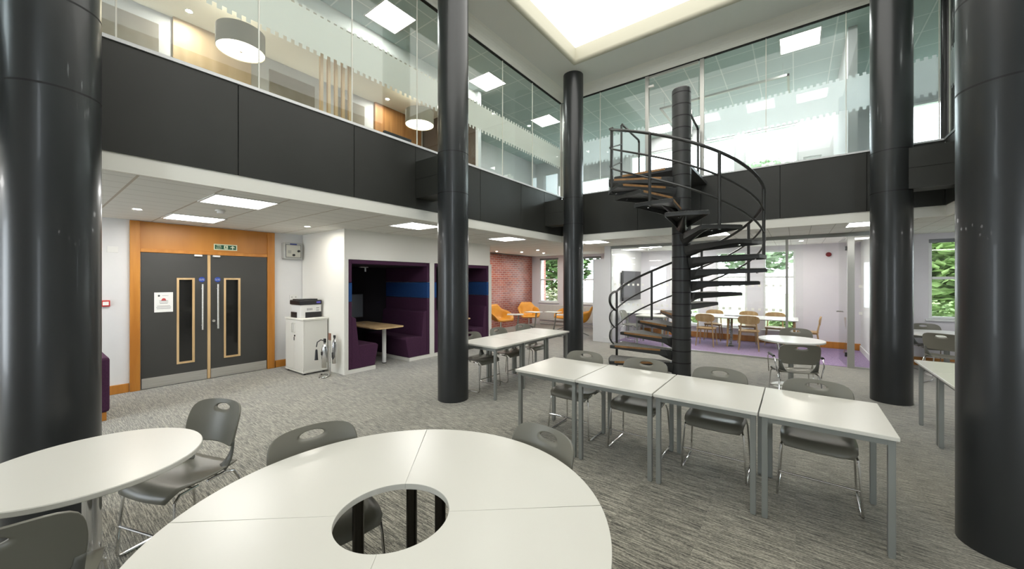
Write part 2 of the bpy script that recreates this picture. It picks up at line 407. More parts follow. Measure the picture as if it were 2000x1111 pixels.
fascia('trim_fascia_east', 'x', [-4.1, -2.4, -.9, .6, 2.1, 3.6, 4.8, 6.0, 7.0, YF], XE, -1)
struct(B(XF - .05, XF - .01, -4.1, YF + .03, ZC - .0, ZB).build('trim_strip_west', cream_strip))
struct(B(XF - .05, XE + .05, YF + .01, YF + .05, ZC, ZB).build('trim_strip_north', cream_strip))
struct(B(XE + .01, XE + .05, -4.1, YF + .03, ZC, ZB).build('trim_strip_east', cream_strip))
struct(B(XF - .07, XF + .012, -4.1, YF, ZT, ZT + .03).build('trim_rail_west', win_white))
struct(B(XF, XE, YF - .012, YF + .07, ZT, ZT + .025).build('trim_rail_north', win_white))
struct(B(XE - .012, XE + .07, -4.1, YF, ZT, ZT + .03).build('trim_rail_east', frame_m))
# atrium ceiling with the rooflight well
SX0, SX1, SY0, SY1, ZS = -3.52, .95, -1.6, 6.74, 6.30
mb = MB()
mb.box(XF, SX0 - .07, -4.1, YF, ZA, ZA + .06).box(SX1 + .07, XE, -4.1, YF, ZA, ZA + .06).box(SX0 - .07, SX1 + .07, SY1 + .07, YF, ZA, ZA + .06).box(SX0 - .07, SX1 + .07, -4.1, SY0 - .07, ZA, ZA + .06)
struct(mb.build('ceiling_atrium', soffit_m))
LIP = .07
lip = [(LIP - LIP * math.cos(R(t)) * 1.0, ZA + LIP - LIP * math.sin(R(t))) for t in range(90, -1, -15)]   # (outward offset from the inner face, height)
lip = [(LIP * (1 - math.cos(R(t))), ZA + LIP * (1 - math.sin(R(t)))) for t in range(0, 91, 15)]
for nm, ax, sg, c0, lo, hi in (('west', 'y', -1, SX0, SY0, SY1), ('east', 'y', 1, SX1, SY0, SY1), ('north', 'x', 1, SY1, SX0 - LIP, SX1 + LIP), ('south', 'x', -1, SY0, SX0 - LIP, SX1 + LIP)):
    poly = [(c0, ZS)] + [(c0 + sg * o_, z_) for o_, z_ in lip] + [(c0 + sg * (LIP + .02), ZA + .005), (c0 + sg * (LIP + .02), ZS)]
    struct(MB().prism(poly, lo - (LIP if ax == 'y' else 0), hi + (LIP if ax == 'y' else 0), ax, smooth=True).build('trim_rooflight_' + nm, cream_well))
sk = thing('skylight', 'large glowing white rooflight set into the atrium ceiling', 'skylight', ((SX0 + SX1) / 2, (SY0 + SY1) / 2, ZS))
B(-(SX1 - SX0) / 2, (SX1 - SX0) / 2, -(SY1 - SY0) / 2, (SY1 - SY0) / 2, 0, .03).build('diffuser', sky_e, sk)
# coves above the upper glass
def cove(name, axis, lo, hi, c, sgn):
    pr = [(c, ZG), (c, ZA)] + [(c + sgn * (.16 * (1 - math.cos(R(t)))), ZA - .16 * math.sin(R(t)) * 0 - .0) for t in ()]
    pts = [(c + sgn * (.17 - .17 * math.sin(R(t))), ZA - .0 - (.17 - .17 * math.cos(R(t)))) for t in range(0, 91, 15)]
    poly = [(c - sgn * .06, ZA)] + pts + [(c, ZG + .02), (c - sgn * .06, ZG + .02)]
    return struct(MB().prism(poly, lo, hi, 'y' if axis == 'x' else 'x', smooth=False).build(name, cream_strip))
cove('trim_cove_west', 'x', -4.1, YF, XF, 1)
cove('trim_cove_north', 'y', XF, XE, YF, -1)
cove('trim_cove_east', 'x', -4.1, YF, XE, -1)
# upper ceilings and back walls
struct(B(-7.8, XF - .06, -4.1, 12.1, ZA, ZA + .05).build('ceiling_upper_west', ceil_up))
struct(B(XF - .06, 5.6, YF + .06, 12.1, ZA, ZA + .05).build('ceiling_upper_north', ceil_up))
struct(B(XE + .06, 5.6, -4.1, YF + .06, ZA, ZA + .05).build('ceiling_upper_east', ceil_up))
holesU = [(-6.9, -4.9, 3.6, 5.1), (-4.2, -2.75, 3.6, 5.6), (-2.5, -1.3, 3.6, 5.6), (-1.1, .05, 3.6, 5.6), (.15, .5, 3.6, 4.7), (1.5, 2.6, 3.6, 5.5), (3.0, 4.4, 3.6, 5.5)]
wall_with_windows('wall_north_upper', white_wall, -8.1, 5.8, YW, ZC, 6.1, .3, holesU)
for h_ in holesU: sash(h_[0], h_[1], h_[2], h_[3], YW, mid=(h_[2] + h_[3]) / 2)
# room dividers upstairs
struct(B(.72, .84, YF + .9, YW, ZU, ZA).build('wall_upper_divider', white_wall))
struct(B(-7.8, -5.95, -4.1, 6.4, 5.76, 5.81).box(-5.97, -5.9, -4.1, 6.4, 5.76, ZA).build('ceiling_bulkhead', soffit_m))

# upper glass: one pane beside the next, each with its frosted band
def glazed(name, axis, a, b, c, z0, z1, band=None, gm=green_glass, fm=frost_m, teeth=.08):
    t = bpy.data.objects.new(name, None); COL.objects.link(t); struct(t)
    t.location = (c, (a + b) / 2, z0) if axis == 'x' else ((a + b) / 2, c, z0)
    h = (b - a) / 2 - .004
    def bx(mb, u0, u1, d0, d1, w0, w1):
        return mb.box(d0, d1, u0, u1, w0, w1) if axis == 'x' else mb.box(u0, u1, d0, d1, w0, w1)
    bx(MB(), -h, h, -.005, .005, 0, z1 - z0).build('pane', gm, t)
    bx(MB(), h - .002, h + .008, -.007, .007, 0, z1 - z0).build('joint_bead', silicone, t)
    if band:
        mb = MB(); s = .0065; lo, hi = band[0] - z0, band[1] - z0
        sg = band[2]
        d0, d1 = (s * sg, (s + .001) * sg) if sg > 0 else ((s + .001) * sg, s * sg)
        bx(mb, -h, h, d0, d1, lo, hi)
        u = -h + .025
        while u < h - .05:
            bx(mb, u, u + .042, d0, d1, lo - .045, lo); bx(mb, u, u + .042, d0, d1, hi, hi + .04); u += teeth
        mb.build('frosted_band', fm, t)
    return t
yj = [-2.6, -1.57, -.55, .478, 1.5, 2.52, 3.53, 4.53, 5.54, 6.55, YF - .02]
for i, (a, b) in enumerate(zip(yj, yj[1:])):
    glazed('window_gallery_west_%d' % (i + 1), 'x', a, b, XF - .03, ZT + .03, ZG, (4.305, 4.72, -1))
xj = [XF + .1, -3.45, -2.46]
for i, (a, b) in enumerate(zip(xj, xj[1:])):
    glazed('window_gallery_north_%d' % (i + 1), 'y', a, b, YF + .03, ZT + .025, ZG, (4.29, 4.77, 1), fm=frost_r)
xj = [-1.39, -.407, .625, XE - .05]
for i, (a, b) in enumerate(zip(xj, xj[1:])):
    glazed('window_gallery_north_%d' % (i + 3), 'y', a, b, YF + .03, ZT + .025, ZG, (4.29, 4.77, 1), fm=frost_r)
yj = [-1.0, .7, 2.4, 4.1, 5.9, YF - .05]
for i, (a, b) in enumerate(zip(yj, yj[1:])):
    glazed('window_gallery_east_%d' % (i + 1), 'x', a, b, XE + .03, ZT + .03, ZG, (4.29, 4.77, 1), fm=frost_r)
# glazing bars: black head lines, aluminium posts
struct(B(XF - .05, XF - .01, -4.1, YF, ZG, ZG + .03).build('trim_head_west', joint_m))
struct(B(XF, XE, YF + .01, YF + .05, ZG, ZG + .03).build('trim_head_north', joint_m))
struct(B(XE + .01, XE + .05, -4.1, YF, ZG, ZG + .03).build('trim_head_east', joint_m))
struct(B(XF - .05, XF + .06, YF + .0, YF + .07, ZT, ZG).build('trim_corner_post', alu))
for i, x in enumerate((-2.46, -1.44)):
    struct(B(x, x + .07, YF - .0, YF + .07, ZT - .1 if False else ZT, ZG).build('trim_door_post_%d' % (i + 1), alu, bev=.004))
struct(MB().lathe([(.075, ZT), (.075, ZA)], 24, (XE + .04, YF + .04, 0)).build('trim_corner_tube', column_m))
# glass door at the head of the stair
d = bpy.data.objects.new('door_gallery', None); COL.objects.link(d); struct(d); d.location = (-1.92, YF + .04, ZU)
B(-.47, .45, -.006, .006, .02, 2.26).build('pane', clear, d)
B(-.47, .45, -.02, .02, 2.28, 2.33).build('door_head', alu, d)
B(-.47, -.36, -.05, -.008, 2.07, 2.12).build('door_closer', steel, d, bev=.008)
MB().tube([(.34, -.05, .85), (.34, -.05, 1.4)], .014).build('door_handle', chrome, d)

# columns: sleeves with shadow-gap joints
def column(i, x, y, r=.21):
    mb = MB()
    z = [0]; pr = [(r, 0)]
    for g in (2.82, 3.37):
        pr += [(r, g - .006), (r - .008, g - .005), (r - .008, g + .005), (r, g + .006)]
    pr += [(r, ZA)]
    mb.lathe(pr, 64, (x, y, 0))
    mb.m = 1
    for g in (2.82, 3.37): mb.lathe([(r + .0006, g - .006), (r + .0006, g + .006)], 64, (x, y, 0), False, False)
    o = struct(mb.build('column_%d' % i, [column_m, joint_m]))
    return o
CX0, CX1, CY1, CY2, CY0 = -3.785, 1.03, 3.636, 7.15, .13
for i, (x, y) in enumerate([(CX0, CY0), (CX0, CY1), (CX0, CY2), (CX1, CY2), (CX1, CY1)]): column(i + 1, x, y)
def beam(i, x0, x1, y):
    mb = MB().box(x0, x1, y - .155, y + .155, 2.83, 3.095).box(x0, x1, y - .155, y + .155, 3.1, 3.36)
    mb.m = 1; mb.box(x0, x1, y - .15, y + .15, 3.09, 3.105)
    return struct(mb.build('beam_%d' % i, [dark_panel, joint_m]))
for i, (a, b, y) in enumerate([(XF + .002, CX0 - .12, CY0), (XF + .002, CX0 - .12, CY1), (XF + .002, CX0 - .12, CY2), (CX1 + .12, XE - .002, CY2), (CX1 + .12, XE - .002, CY1)]): beam(i + 1, a, b, y)

# ------------------------------------------------------------------ lights in the ceilings
def panel_light(x, y, z, label, m, s=.57, group='square ceiling light panels'):
    t = thing('ceiling_light', label, 'ceiling light', (x, y, z), 0, group)
    h = s / 2
    MB().box(-h - .02, h + .02, -h - .02, -h, -.012, 0).box(-h - .02, h + .02, h, h + .02, -.012, 0).box(-h - .02, -h, -h + .0002, h - .0002, -.012, 0).box(h, h + .02, -h + .0002, h - .0002, -.012, 0).build('frame', white_plastic, t)
    B(-h, h, -h, h, -.008, -.001).build('diffuser', m, t)
    return t
for x, y, l in [(-5.04, 1.51, 'square ceiling light panel over the carpet in front of the grey double doors'),
                (-6.88, 1.52, 'square ceiling light panel right beside the oak transom of the double doors'),
                (-4.95, 3.92, 'square ceiling light panel in front of the first purple booth'),
                (-4.95, 6.35, 'square ceiling light panel in front of the brick wall, beyond the second column'),
                (-3.75, 8.05, 'square ceiling light panel beside the white pilaster left of the meeting room'),
                (-1.3, 8.05, 'square ceiling light panel seen behind the treads of the spiral stair'),
                (.95, 8.05, 'square ceiling light panel above the glass door of the meeting room')]:
    panel_light(x, y, ZC, l, lamp_white)
for x, y, l in [(-3.1, 10.0, 'square ceiling light panel inside the meeting room beside the pilaster'), (-2.2, 10.9, 'square ceiling light panel inside the meeting room over the left end of the table')]:
    panel_light(x, y, ZC, l, lamp_white)
for x, y in [(-6.88, -1.5), (-5.04, -1.5), (3.4, 8.05), (3.4, 5), (3.4, 1.5)]:  # unseen panels added to brighten the lower galleries
    panel_light(x, y, ZC, 'added square fill light panel, unseen, in the lower galleries', lamp_white)
for x, y, l in [(-5.35, 3.72, 'upstairs ceiling light panel just left of the second column top'),
                (-5.40, 6.22, 'upstairs ceiling light panel just right of the second column top'),
                (-5.45, 8.70, 'upstairs ceiling light panel in the far corner left of the third column'),
                (.06, 8.6, 'upstairs ceiling light panel behind the glass right of the spiral stair')]:
    panel_light(x, y, ZA, l, lamp_up, group='square light panels in the upstairs ceiling')
for x, y in [(-3.1, 11.2), (-1.9, 11.2), (-.7, 11.2), (.3, 11.3), (2.6, 9.0), (3.6, 4.5)]:  # fill panels added out of sight to brighten the upstairs rooms
    panel_light(x, y, ZA, 'added upstairs fill light panel hidden behind the frosted glass', lamp_up, group='square light panels in the upstairs ceiling')
def downlight(x, y, z, label):
    t = thing('downlight', label, 'downlight', (x, y, z), 0, 'small round recessed downlights')
    MB().lathe([(.035, -.004), (.048, -.007), (.05, 0)], 20, cap0=False).build('bezel', white_plastic, t)
    MB().lathe([(.036, -.003), (.036, -.001)], 20).build('lens', spot_e, t)
for x, y, z, l in [(-6.56, .89, ZC, 'small round downlight left of the ceiling panels by the double doors'),
                   (-6.44, 2.88, ZC, 'small round downlight in front of the wall control panel'),
                   (-7.35, 8.9, ZC, 'small downlight at the left top of the brick wall'),
                   (-6.9, 9.6, ZC, 'small downlight over the mustard chair in the brick corner'),
                   (-6.1, 9.3, ZC, 'small downlight at mid ceiling of the lounge, in front of the brick corner'),
                   (-6.6, 10.4, ZC, 'small downlight closest to the lounge window'),
                   (-3.2, 10.6, ZC, 'small downlight in the meeting room above the wall screen'),
                   (.1, 10.7, ZC, 'small downlight at the right window end of the meeting room'),
                   (-.05, 9.9, ZC, 'small downlight in the meeting room nearest the glass partition'),
                   (-7.4, 1.57, 5.76, 'bright upstairs downlight left of the first drum pendant'),
                   (-7.4, 5.06, 5.76, 'bright upstairs downlight over the dark wood cladding'),
                   (-6.3, 7.5, ZA, 'upstairs downlight above the blue notice board'),
                   (-6.0, 8.7, ZA, 'upstairs downlight right of the blue notice board')]:
    downlight(x, y, z, l)
sm = thing('smoke_detector', 'white round smoke detector between the two ceiling panels by the doors', 'smoke detector', (-5.81, 1.54, ZC))
MB().lathe([(.05, -.0), (.055, -.012), (.055, -.022)][::-1], 24).build('base', white_plastic, sm)
MB().lathe([(.028, -.05), (.036, -.045), (.038, -.022)], 24).build('sensor', white_plastic, sm)
sm2 = thing('smoke_detector', 'white smoke detector on the ceiling in front of the glass partition', 'smoke detector', (-.55, 8.3, ZC))
MB().lathe([(.055, -.022), (.055, -.012), (.05, 0)], 24).build('base', white_plastic, sm2)
MB().lathe([(.028, -.05), (.036, -.045), (.038, -.022)], 24).build('sensor', white_plastic, sm2)

# ------------------------------------------------------------------ west wall: doors, sign, notices
XW = -7.8
fr = MB()
fr.box(XW, XW + .045, .975, 1.085, 0, ZC - .01).box(XW, XW + .045, 2.765, 2.885, 0, ZC - .01).box(XW, XW + .04, 1.0855, 2.7645, 2.06, 2.115)
struct(fr.build('trim_door_frame', oak, bev=.006))
struct(B(XW, XW + .02, 1.085, 2.765, 2.115, ZC - .01).build('trim_transom', oak_h))
def door_leaf(name, y0, y1, vy0, vy1, hy):
    t = bpy.data.objects.new(name, None); COL.objects.link(t); struct(t); t.location = (XW, y0, 0)
    w = y1 - y0; a, b = vy0 - y0, vy1 - y0; z0, z1 = .315, 1.675
    m = MB().ring('x', (0, w, .01, 2.055), (a + .01, b - .01, z0 + .01, z1 - .01), .002, .03)
    m.build('door_leaf', door_m, t)
    f = .028
    MB().ring('x', (a, b, z0, z1), (a + f, b - f, z0 + f, z1 - f), .0, .042).build('vision_frame', oak_pale, t)
    B(.008, .014, a + f, b - f, z0 + f, z1 - f).build('vision_pane', dark_glass, t)
    B(.03, .033, .005, w - .005, .012, .165).build('kick_plate', steel, t)
    h = MB().tube([(.085, hy - y0, .83), (.085, hy - y0, 1.575)], .013, 12)
    for z in (.9, 1.5): h.tube([(.03, hy - y0, z), (.085, hy - y0, z)], .009, 8)
    h.build('pull_handle', steel, t)
    return t
dl = door_leaf('door_1', 1.095, 1.88, 1.496, 1.717, 1.81)
dr = door_leaf('door_2', 1.925, 2.755, 2.106, 2.343, 2.015)
struct(B(XW, XW + .038, 1.883, 1.922, .01, 2.055).build('trim_meeting_stile', oak_pale))
MB().prism([(.02 * math.cos(t / 8 * PI), .02 * math.sin(t / 8 * PI)) for t in range(16)], .03, .05, 'x').build('lock_cylinder', steel, dr, loc=(0, 1.965 - 1.925, .96))
for d_, yy in ((dl, 1.76), (dr, 2.0)):
    B(.03, .065, yy - d_.location.y - .05, yy - d_.location.y + .05, 2.025, 2.055).build('door_catch', white_plastic, d_, bev=.004)
for k, (yy, l) in enumerate(((1.81, 'round blue mandatory sign above the handle of the left door'), (2.02, 'round blue mandatory sign above the handle of the right door'))):
    t = thing('door_sign', l, 'sign', (XW + .031, yy, 1.65), 0, 'round blue door signs')
    MB().prism([(.042 * math.cos(a / 16 * PI), .042 * math.sin(a / 16 * PI)) for a in range(32)], 0, .002, 'x').build('sign_disc', blue_sign, t)
    text('lettering', 'Fire door\nkeep shut', .017, paper, t, (.0025, 0, 0), (PI / 2, 0, PI / 2))
t = thing('exit_sign', 'green fire exit sign on the oak transom over the doors', 'sign', (XW + .02, 2.135, 2.2))
B(0, .004, -.165, .165, -.05, .05).build('sign_plate', sign_pale, t, bev=.002)
B(.004, .005, -.15, .15, -.036, .036).build('sign_face', green_sign, t)
text('lettering', 'FIRE\nEXIT', .036, sign_pale, t, (.0055, -.095, 0), (PI / 2, 0, PI / 2))
mm = MB(); mm.box(.005, .0056, -.025, .03, -.03, .03); mm.build('running_figure_field', sign_pale, t)
mm = MB(); mm.prism([(.0, -.005), (.006, .02), (-.004, .02), (-.012, -.005)], .0056, .0062, 'x'); mm.prism([(.012, .022), (.018, .022), (.018, .028), (.012, .028)], .0056, .0062, 'x')
mm.prism([(-.004, -.004), (-.016, -.026), (-.01, -.026), (.004, -.006)], .0056, .0062, 'x'); mm.prism([(.002, -.004), (.016, -.012), (.014, -.026), (.02, -.026), (.022, -.008), (.008, .004)], .0056, .0062, 'x')
mm.build('running_figure', green_sign, t)
mm = MB(); mm.prism([(.06, -.004), (.098, .03), (.136, -.004), (.118, -.004), (.098, .012), (.078, -.004)], .005, .0056, 'x'); mm.prism([(.091, -.03), (.105, -.03), (.105, .01), (.091, .01)], .005, .0056, 'x')
mm.build('arrow', sign_pale, t)
t = thing('notice', 'white paper notice fixed to the left grey door', 'notice', (XW + .031, 1.345, 1.3))
B(0, .002, -.108, .108, -.152, .152).build('sheet', paper, t)
mm = MB(); random.seed(3)
for k in range(7):
    w = [.05, .052, .045, .0, .075, .085, .08][k]
    if w: mm.box(.002, .0025, -w, w, .03 - k * .02 - .012, .03 - k * .02 - .004)
mm.build('printed_lines', grey_ink, t)
MB().prism([(-.055 + .013 * math.cos(a / 6 * PI), .1 + .015 * math.sin(a / 6 * PI)) for a in range(12)], .002, .0025, 'x').build('printed_crest', ink, t)
B(.002, .0025, -.02, .055, .098, .103).build('printed_heading', grey_ink, t)
MB().prism([(-.03, .025), (.03, .025), (.022, .045), (.014, .06), (-.01, .062), (-.022, .045)], .002, .0025, 'x').build('printed_mark', red_ink, t)
# call point, switch plate, control panel, socket
t = thing('call_point', 'small red fire alarm call point on the white wall by the first column', 'call point', (XW - .003, .735, 1.31))
B(0, .035, -.045, .045, -.045, .045).build('case', red_m, t, bev=.006); B(.035, .037, -.028, .03, -.025, .025).build('push_pane', paper, t)
t = thing('blank_plate', 'white square blank plate high on the wall left of the door frame', 'wall plate', (XW - .003, .79, 2.08))
B(0, .008, -.04, .07, -.045, .045).build('plate', white_plastic, t, bev=.003)
t = thing('control_panel', 'grey control box with two black knobs high on the wall in the corner', 'control panel', (XW - .003, 3.18, 2.2))
B(0, .12, -.17, .17, -.155, .155).build('case', mat('box_grey', (.42, .43, .41), .5), t, bev=.02)
B(.12, .124, -.13, .13, -.12, .11).build('front_plate', mat('plate_pale', (.5, .5, .44), .5), t, bev=.002)
MB().tube([(.124, -.135, -.125), (.124, .135, -.125), (.124, .135, .115), (.124, -.135, .115)], .004, 6, closed=True).build('border', mat('navy', (.03, .04, .08), .5), t)
for yy, zz in ((.09, -.0), (-.0, -.08)):
    MB().prism([(yy + .022 * math.cos(a / 8 * PI), zz + .022 * math.sin(a / 8 * PI)) for a in range(16)], .124, .15, 'x').build('knob', black_plastic, t)
B(.124, .126, -.1, -.04, -.05, .01).build('gauge', mat('gauge_grey', (.36, .36, .33), .5), t)
B(.12, .124, -.06, .06, .115, .14).build('badge', mat('badge_blue', (.05, .07, .25), .5), t)
t = thing('power_socket', 'white double power socket on the wall above the printer', 'socket', (XW, 3.23, 1.31))
B(0, .012, -.075, .075, -.045, .045).build('plate', white_plastic, t, bev=.004)
for yy in (-.035, .035): B(.012, .013, yy - .012, yy + .012, -.012, .012).build('socket_face', mat('socket_grey', (.4, .4, .38), .5), t)

# purple bench by the first column
t = thing('bench', 'purple upholstered bench end with wooden foot beside the left column', 'bench', (-6.75, .28, 0))
B(-.3, .36, -.75, .36, .1, .74).build('upholstery', purple, t, bev=.03)
for x, y in ((.3, .3), (-.24, .3), (.3, -.68), (-.24, -.68)): B(x - .035, x + .035, y - .035, y + .035, 0, .1).build('foot', oak, t, bev=.004)

# ------------------------------------------------------------------ booths
BX0, BX1 = -7.78, -6.2
struct(B(BX0, BX1, 3.385, 3.428, 0, 2.04).box(BX0, BX1, 3.385, 7.24, 2.04, ZC).box(BX0, BX1 + .004, 3.383, 7.242, 2.035, 2.043).build('trim_booth_surround', pod_white))
def booth(y0, y1, label):
    t = thing('meeting_booth', label, 'booth', (BX1, y0, 0), 0, 'purple upholstered booths')
    w = y1 - y0; D = BX1 - BX0 - .03
    s = MB().box(-D, .0, -.03, .0, 0, 2.004).box(-D, .0, w, w + .03, 0, 2.004).box(-D, 0, -.03, w + .03, 2.005, 2.035).box(-D, -D + .02, 0.001, w - .001, 0, 2.004)
    s.build('shell', pod_white, t)
    f = MB()
    f.box(-D + .02, -.012, 0, .07, .07, 1.255).box(-D + .02, -.012, 0, .07, 1.6, 2.0).box(-D + .02, -.012, w - .07, w, .07, 1.255).box(-D + .02, -.012, w - .07, w, 1.6, 2.0)
    f.box(-D + .02, -.012, .07, w - .07, 1.93, 2.0)
    f.build('lining', purple, t, bev=.008)
    B(-D + .02, -D + .08, .072, w - .072, 0, 1.93).box(-D + .08, -.16, .072, w - .072, 1.92, 1.93).build('back_shade_lining', shade_lining, t)  # back and ceiling sheets, booth shade put into their colour
    for a_, b_ in ((0, .072), (w - .072, w)): B(-D + .02, -.01, a_, b_, 1.262, 1.593).build('blue_band', blue_fabric, t, bev=.006)
    f = MB().box(-D + .02, 0, 0, .53, 0, .065).box(-D + .02, 0, w - .53, w, 0, .065); f.build('plinth', pod_white, t)
    for k, sg in ((0, 1), (w, -1)):
        q = lambda pl: [(k + sg * a, b) for a, b in pl]
        MB().prism(q([(.24, .07), (.53, .07), (.60, .44), (.55, .47), (.2, .47)]), -D + .08, -.02, 'x').build('seat', purple, t, bev=.012)
        MB().prism(q([(.07, .07), (.255, .07), (.205, .48), (.15, .96), (.07, 1.0)]), -D + .08, -.015, 'x').build('backrest', purple, t, bev=.012)
    return t
booth(3.46, 5.28, 'purple booth nearest the double doors, with wooden table between seats')
booth(5.40, 7.2, 'purple booth next to the brick wall, half hidden by the column')
struct(B(BX0, BX1, 5.31, 5.37, 0, 2.04).box(BX0, BX1, 7.23, 7.3, 0, 2.04).build('trim_booth_post', pod_white))
for k, (y, l) in enumerate([(4.37, 'rounded oak table on white leg inside the booth nearest the doors'), (6.3, 'oak table inside the booth next to the brick wall')]):
    t = thing('booth_table', l, 'table', (-6.85, y, 0), 0, 'oak booth tables')
    def rr(x0, x1, y0, y1, r):
        p = []
        for cx, cy, a0 in ((x1 - r, y1 - r, 0), (x0 + r, y1 - r, 90), (x0 + r, y0 + r, 180), (x1 - r, y0 + r, 270)):
            for a in range(0, 91, 18): p.append((cx + r * math.cos(R(a0 + a)), cy + r * math.sin(R(a0 + a))))
        return p
    MB().prism(rr(-.8, .62, -.31, .31, .1), .705, .73).build('tabletop', oak_pale, t, bev=.004)
    MB().lathe([(.04, .015), (.04, .705)], 20, (.35, .0, 0)).build('leg', white_plastic, t)
    MB().lathe([(.042, 0), (.042, .016)], 20, (.35, .0, 0)).build('leg_foot', black_plastic, t)
    MB().lathe([(.03, .73), (.03, .734)], 16, (-.3, -.05, 0)).build('cable_port', steel, t)
t = thing('booth_screen', 'flat grey screen on the back wall inside the first booth', 'screen', (BX0 + .125, 4.2, 1.08))
B(.0, .03, -.4, .4, -.26, .26).build('casing', black_plastic, t, bev=.005); B(.03, .033, -.385, .385, -.245, .245).build('display', screen_grey, t)
t = thing('booth_lamp', 'small unlit metal lamp bracket under the first booth ceiling', 'lamp', (-7.2, 4.35, 1.919))
B(-.03, .03, -.09, .09, -.02, 0).build('mount', steel, t); MB().tube([(0, .04, -.02), (0, .04, -.1)], .018, 10).build('spot_head', steel, t)

# cabinet, printer
t = thing('cabinet', 'low cream two-door cabinet under the printer', 'cabinet', (-7.085, 3.16, 0))
cx0, cx1, cy0, cy1 = -.35, .35, -.215, .20
# doors on the south face seen left, carcass side east
B(cx0, cx1, cy0 + .02, cy1, .06, .94).build('body', pod_white, t, bev=.003)
B(cx0 - .015, cx1 + .015, cy0 - .01, cy1 + .01, .94, .97).build('worktop', pod_white, t, bev=.003)
B(cx0 - .01, cx1 + .01, cy0 - .005, cy1, .03, .06).build('plinth', pod_white, t, bev=.003)
for x in (cx0 + .04, cx1 - .04):
    for y in (cy0 + .04, cy1 - .05): MB().lathe([(.02, 0), (.02, .03)], 12, (x, y, 0)).build('foot', black_plastic, t)
for x0, x1, hx in ((cx0, -.002, -.03), (.002, cx1, .03)):
    dd = B(x0, x1, cy0, cy0 + .018, .065, .935).build('door', pod_white, t, bev=.002)
    MB().tube([(hx, cy0, .72), (hx, cy0 - .03, .72), (hx, cy0 - .03, .88), (hx, cy0, .88)], .006, 8).build('handle', steel, dd)
MB().lathe([(.016, 0), (.016, .012)], 12).build('lock', black_plastic, t, loc=(.03, cy0, .66)).rotation_euler = (PI / 2, 0, 0)
B(.024, .036, cy0 - .02, cy0 - .012, .58, .64).build('key', black_plastic, t)
t = thing('printer', 'white and black laser printer on top of the cream cabinet', 'printer', (-7.11, 3.15, .97))
B(-.19, .19, -.17, .19, .0, .23).build('body', white_plastic, t, bev=.008)
B(-.2, .2, -.19, .2, .23, .31).build('lid', black_plastic, t, bev=.012)
B(-.15, .12, -.16, .16, .31, .33).build('output_tray', black_plastic, t, bev=.006)
B(-.17, .05, -.182, -.17, .0, .1).build('paper_tray', black_plastic, t, bev=.003)
B(.188, .194, -.09, .19, .0, .1).build('side_panel', black_plastic, t, bev=.003)
mm = MB()
for k in range(4): mm.box(.19, .192, -.06 + k * .025, -.045 + k * .025, .13, .17)
for k in range(2): mm.box(.19, .192, .1, .15, .12 + k * .04, .135 + k * .04)
mm.build('vent', grey_ink, t)
B(.2, .202, .1, .17, .255, .285).build('label_badge', mat('badge_violet', (.12, .1, .5), .5), t)
# fire extinguishers on chrome stand
t = thing('extinguisher_stand', 'chrome tubular stand holding extinguishers beside the cabinet', 'stand', (-6.44, 3.14, 0))
MB().tube([(-.1, .0, .012), (.12, -.12, .012), (.16, -.08, .012), (.14, .02, .012), (.0, .1, .012), (-.08, .08, .012)], .012, 10, closed=True).build('base_loop', chrome, t)
MB().tube([(.02, .11, .02), (.0, .12, .1), (.0, .12, .62), (.0, .12, .66)], .011, 10).build('upright', chrome, t)
B(-.04, .04, .108, .118, .6, .72).build('sign_holder', mat('sign_card', (.25, .12, .08), .6), t)
t = thing('fire_extinguisher', 'polished silver fire extinguisher with black horn in front on the stand', 'fire extinguisher', (-6.43, 3.16, .14))
MB().lathe([(.0, 0), (.045, .005), (.05, .02), (.05, .32), (.04, .37), (.018, .4), (.018, .43)], 24).build('cylinder', chrome, t)
B(-.02, .03, -.015, .015, .43, .5).build('valve', black_plastic, t, bev=.006)
MB().tube([(0, 0, .46), (-.03, -.05, .48), (-.07, -.09, .44), (-.08, -.1, .36)], .009, 8).build('hose', black_plastic, t)
MB().lathe([(.03, 0), (.026, .02), (.018, .16), (.01, .18)], 16, (-.08, -.1, .14)).build('horn', black_plastic, t)
B(-.02, .02, -.054, -.05, .22, .28).build('label_plate', black_plastic, t)
t = thing('fire_extinguisher', 'silver fire extinguisher with hose loop standing higher at the back of the stand', 'fire extinguisher', (-6.345, 3.29, .2))
MB().lathe([(.0, 0), (.04, .005), (.045, .02), (.045, .34), (.036, .38), (.016, .41), (.016, .44)], 24).build('cylinder', chrome, t)
B(-.03, .02, -.012, .012, .44, .49).build('valve', black_plastic, t, bev=.005)
MB().tube([(.0, 0, .45), (.04, -.03, .44), (.06, -.04, .35), (.06, -.04, .12), (.04, -.05, .09), (.02, -.055, .12), (.02, -.055, .2)], .008, 8).build('hose', black_plastic, t)

# ------------------------------------------------------------------ spiral stair
PX, PY, RT = -1.456, 6.40, 1.12
def Hn(n): return .14 + .1855 * n
def Hc(th): return .14 + .1855 * (221.3 - th) / 22.7      # height of the pitch line at an angle
def TH(n): return 221.3 - 22.7 * n
st = thing('spiral_staircase', 'dark steel spiral staircase with carpeted treads and triple rails in mid room', 'staircase', (PX, PY, 0))
pr = [(.0, 0), (.19, 0), (.19, .012), (.14, .014)]
z = .148
while z < 4.62:
    pr += [(.14, z - .006), (.132, z - .004), (.132, z + .004), (.14, z + .006)]; z += .1855
pr += [(.14, 4.67), (.13, 4.685), (.0, 4.685)]
mb = MB().lathe(pr, 40, cap0=False, cap1=False)
mb.m = 1; z = .148
while z < 4.62: mb.lathe([(.1406, z - .009), (.1406, z + .009)], 40, (0, 0, 0), False, False); z += .1855
mb.build('central_pole', [stair_m, joint_m], st)
def wv(u): return .035 + u * math.tan(R(12.0))
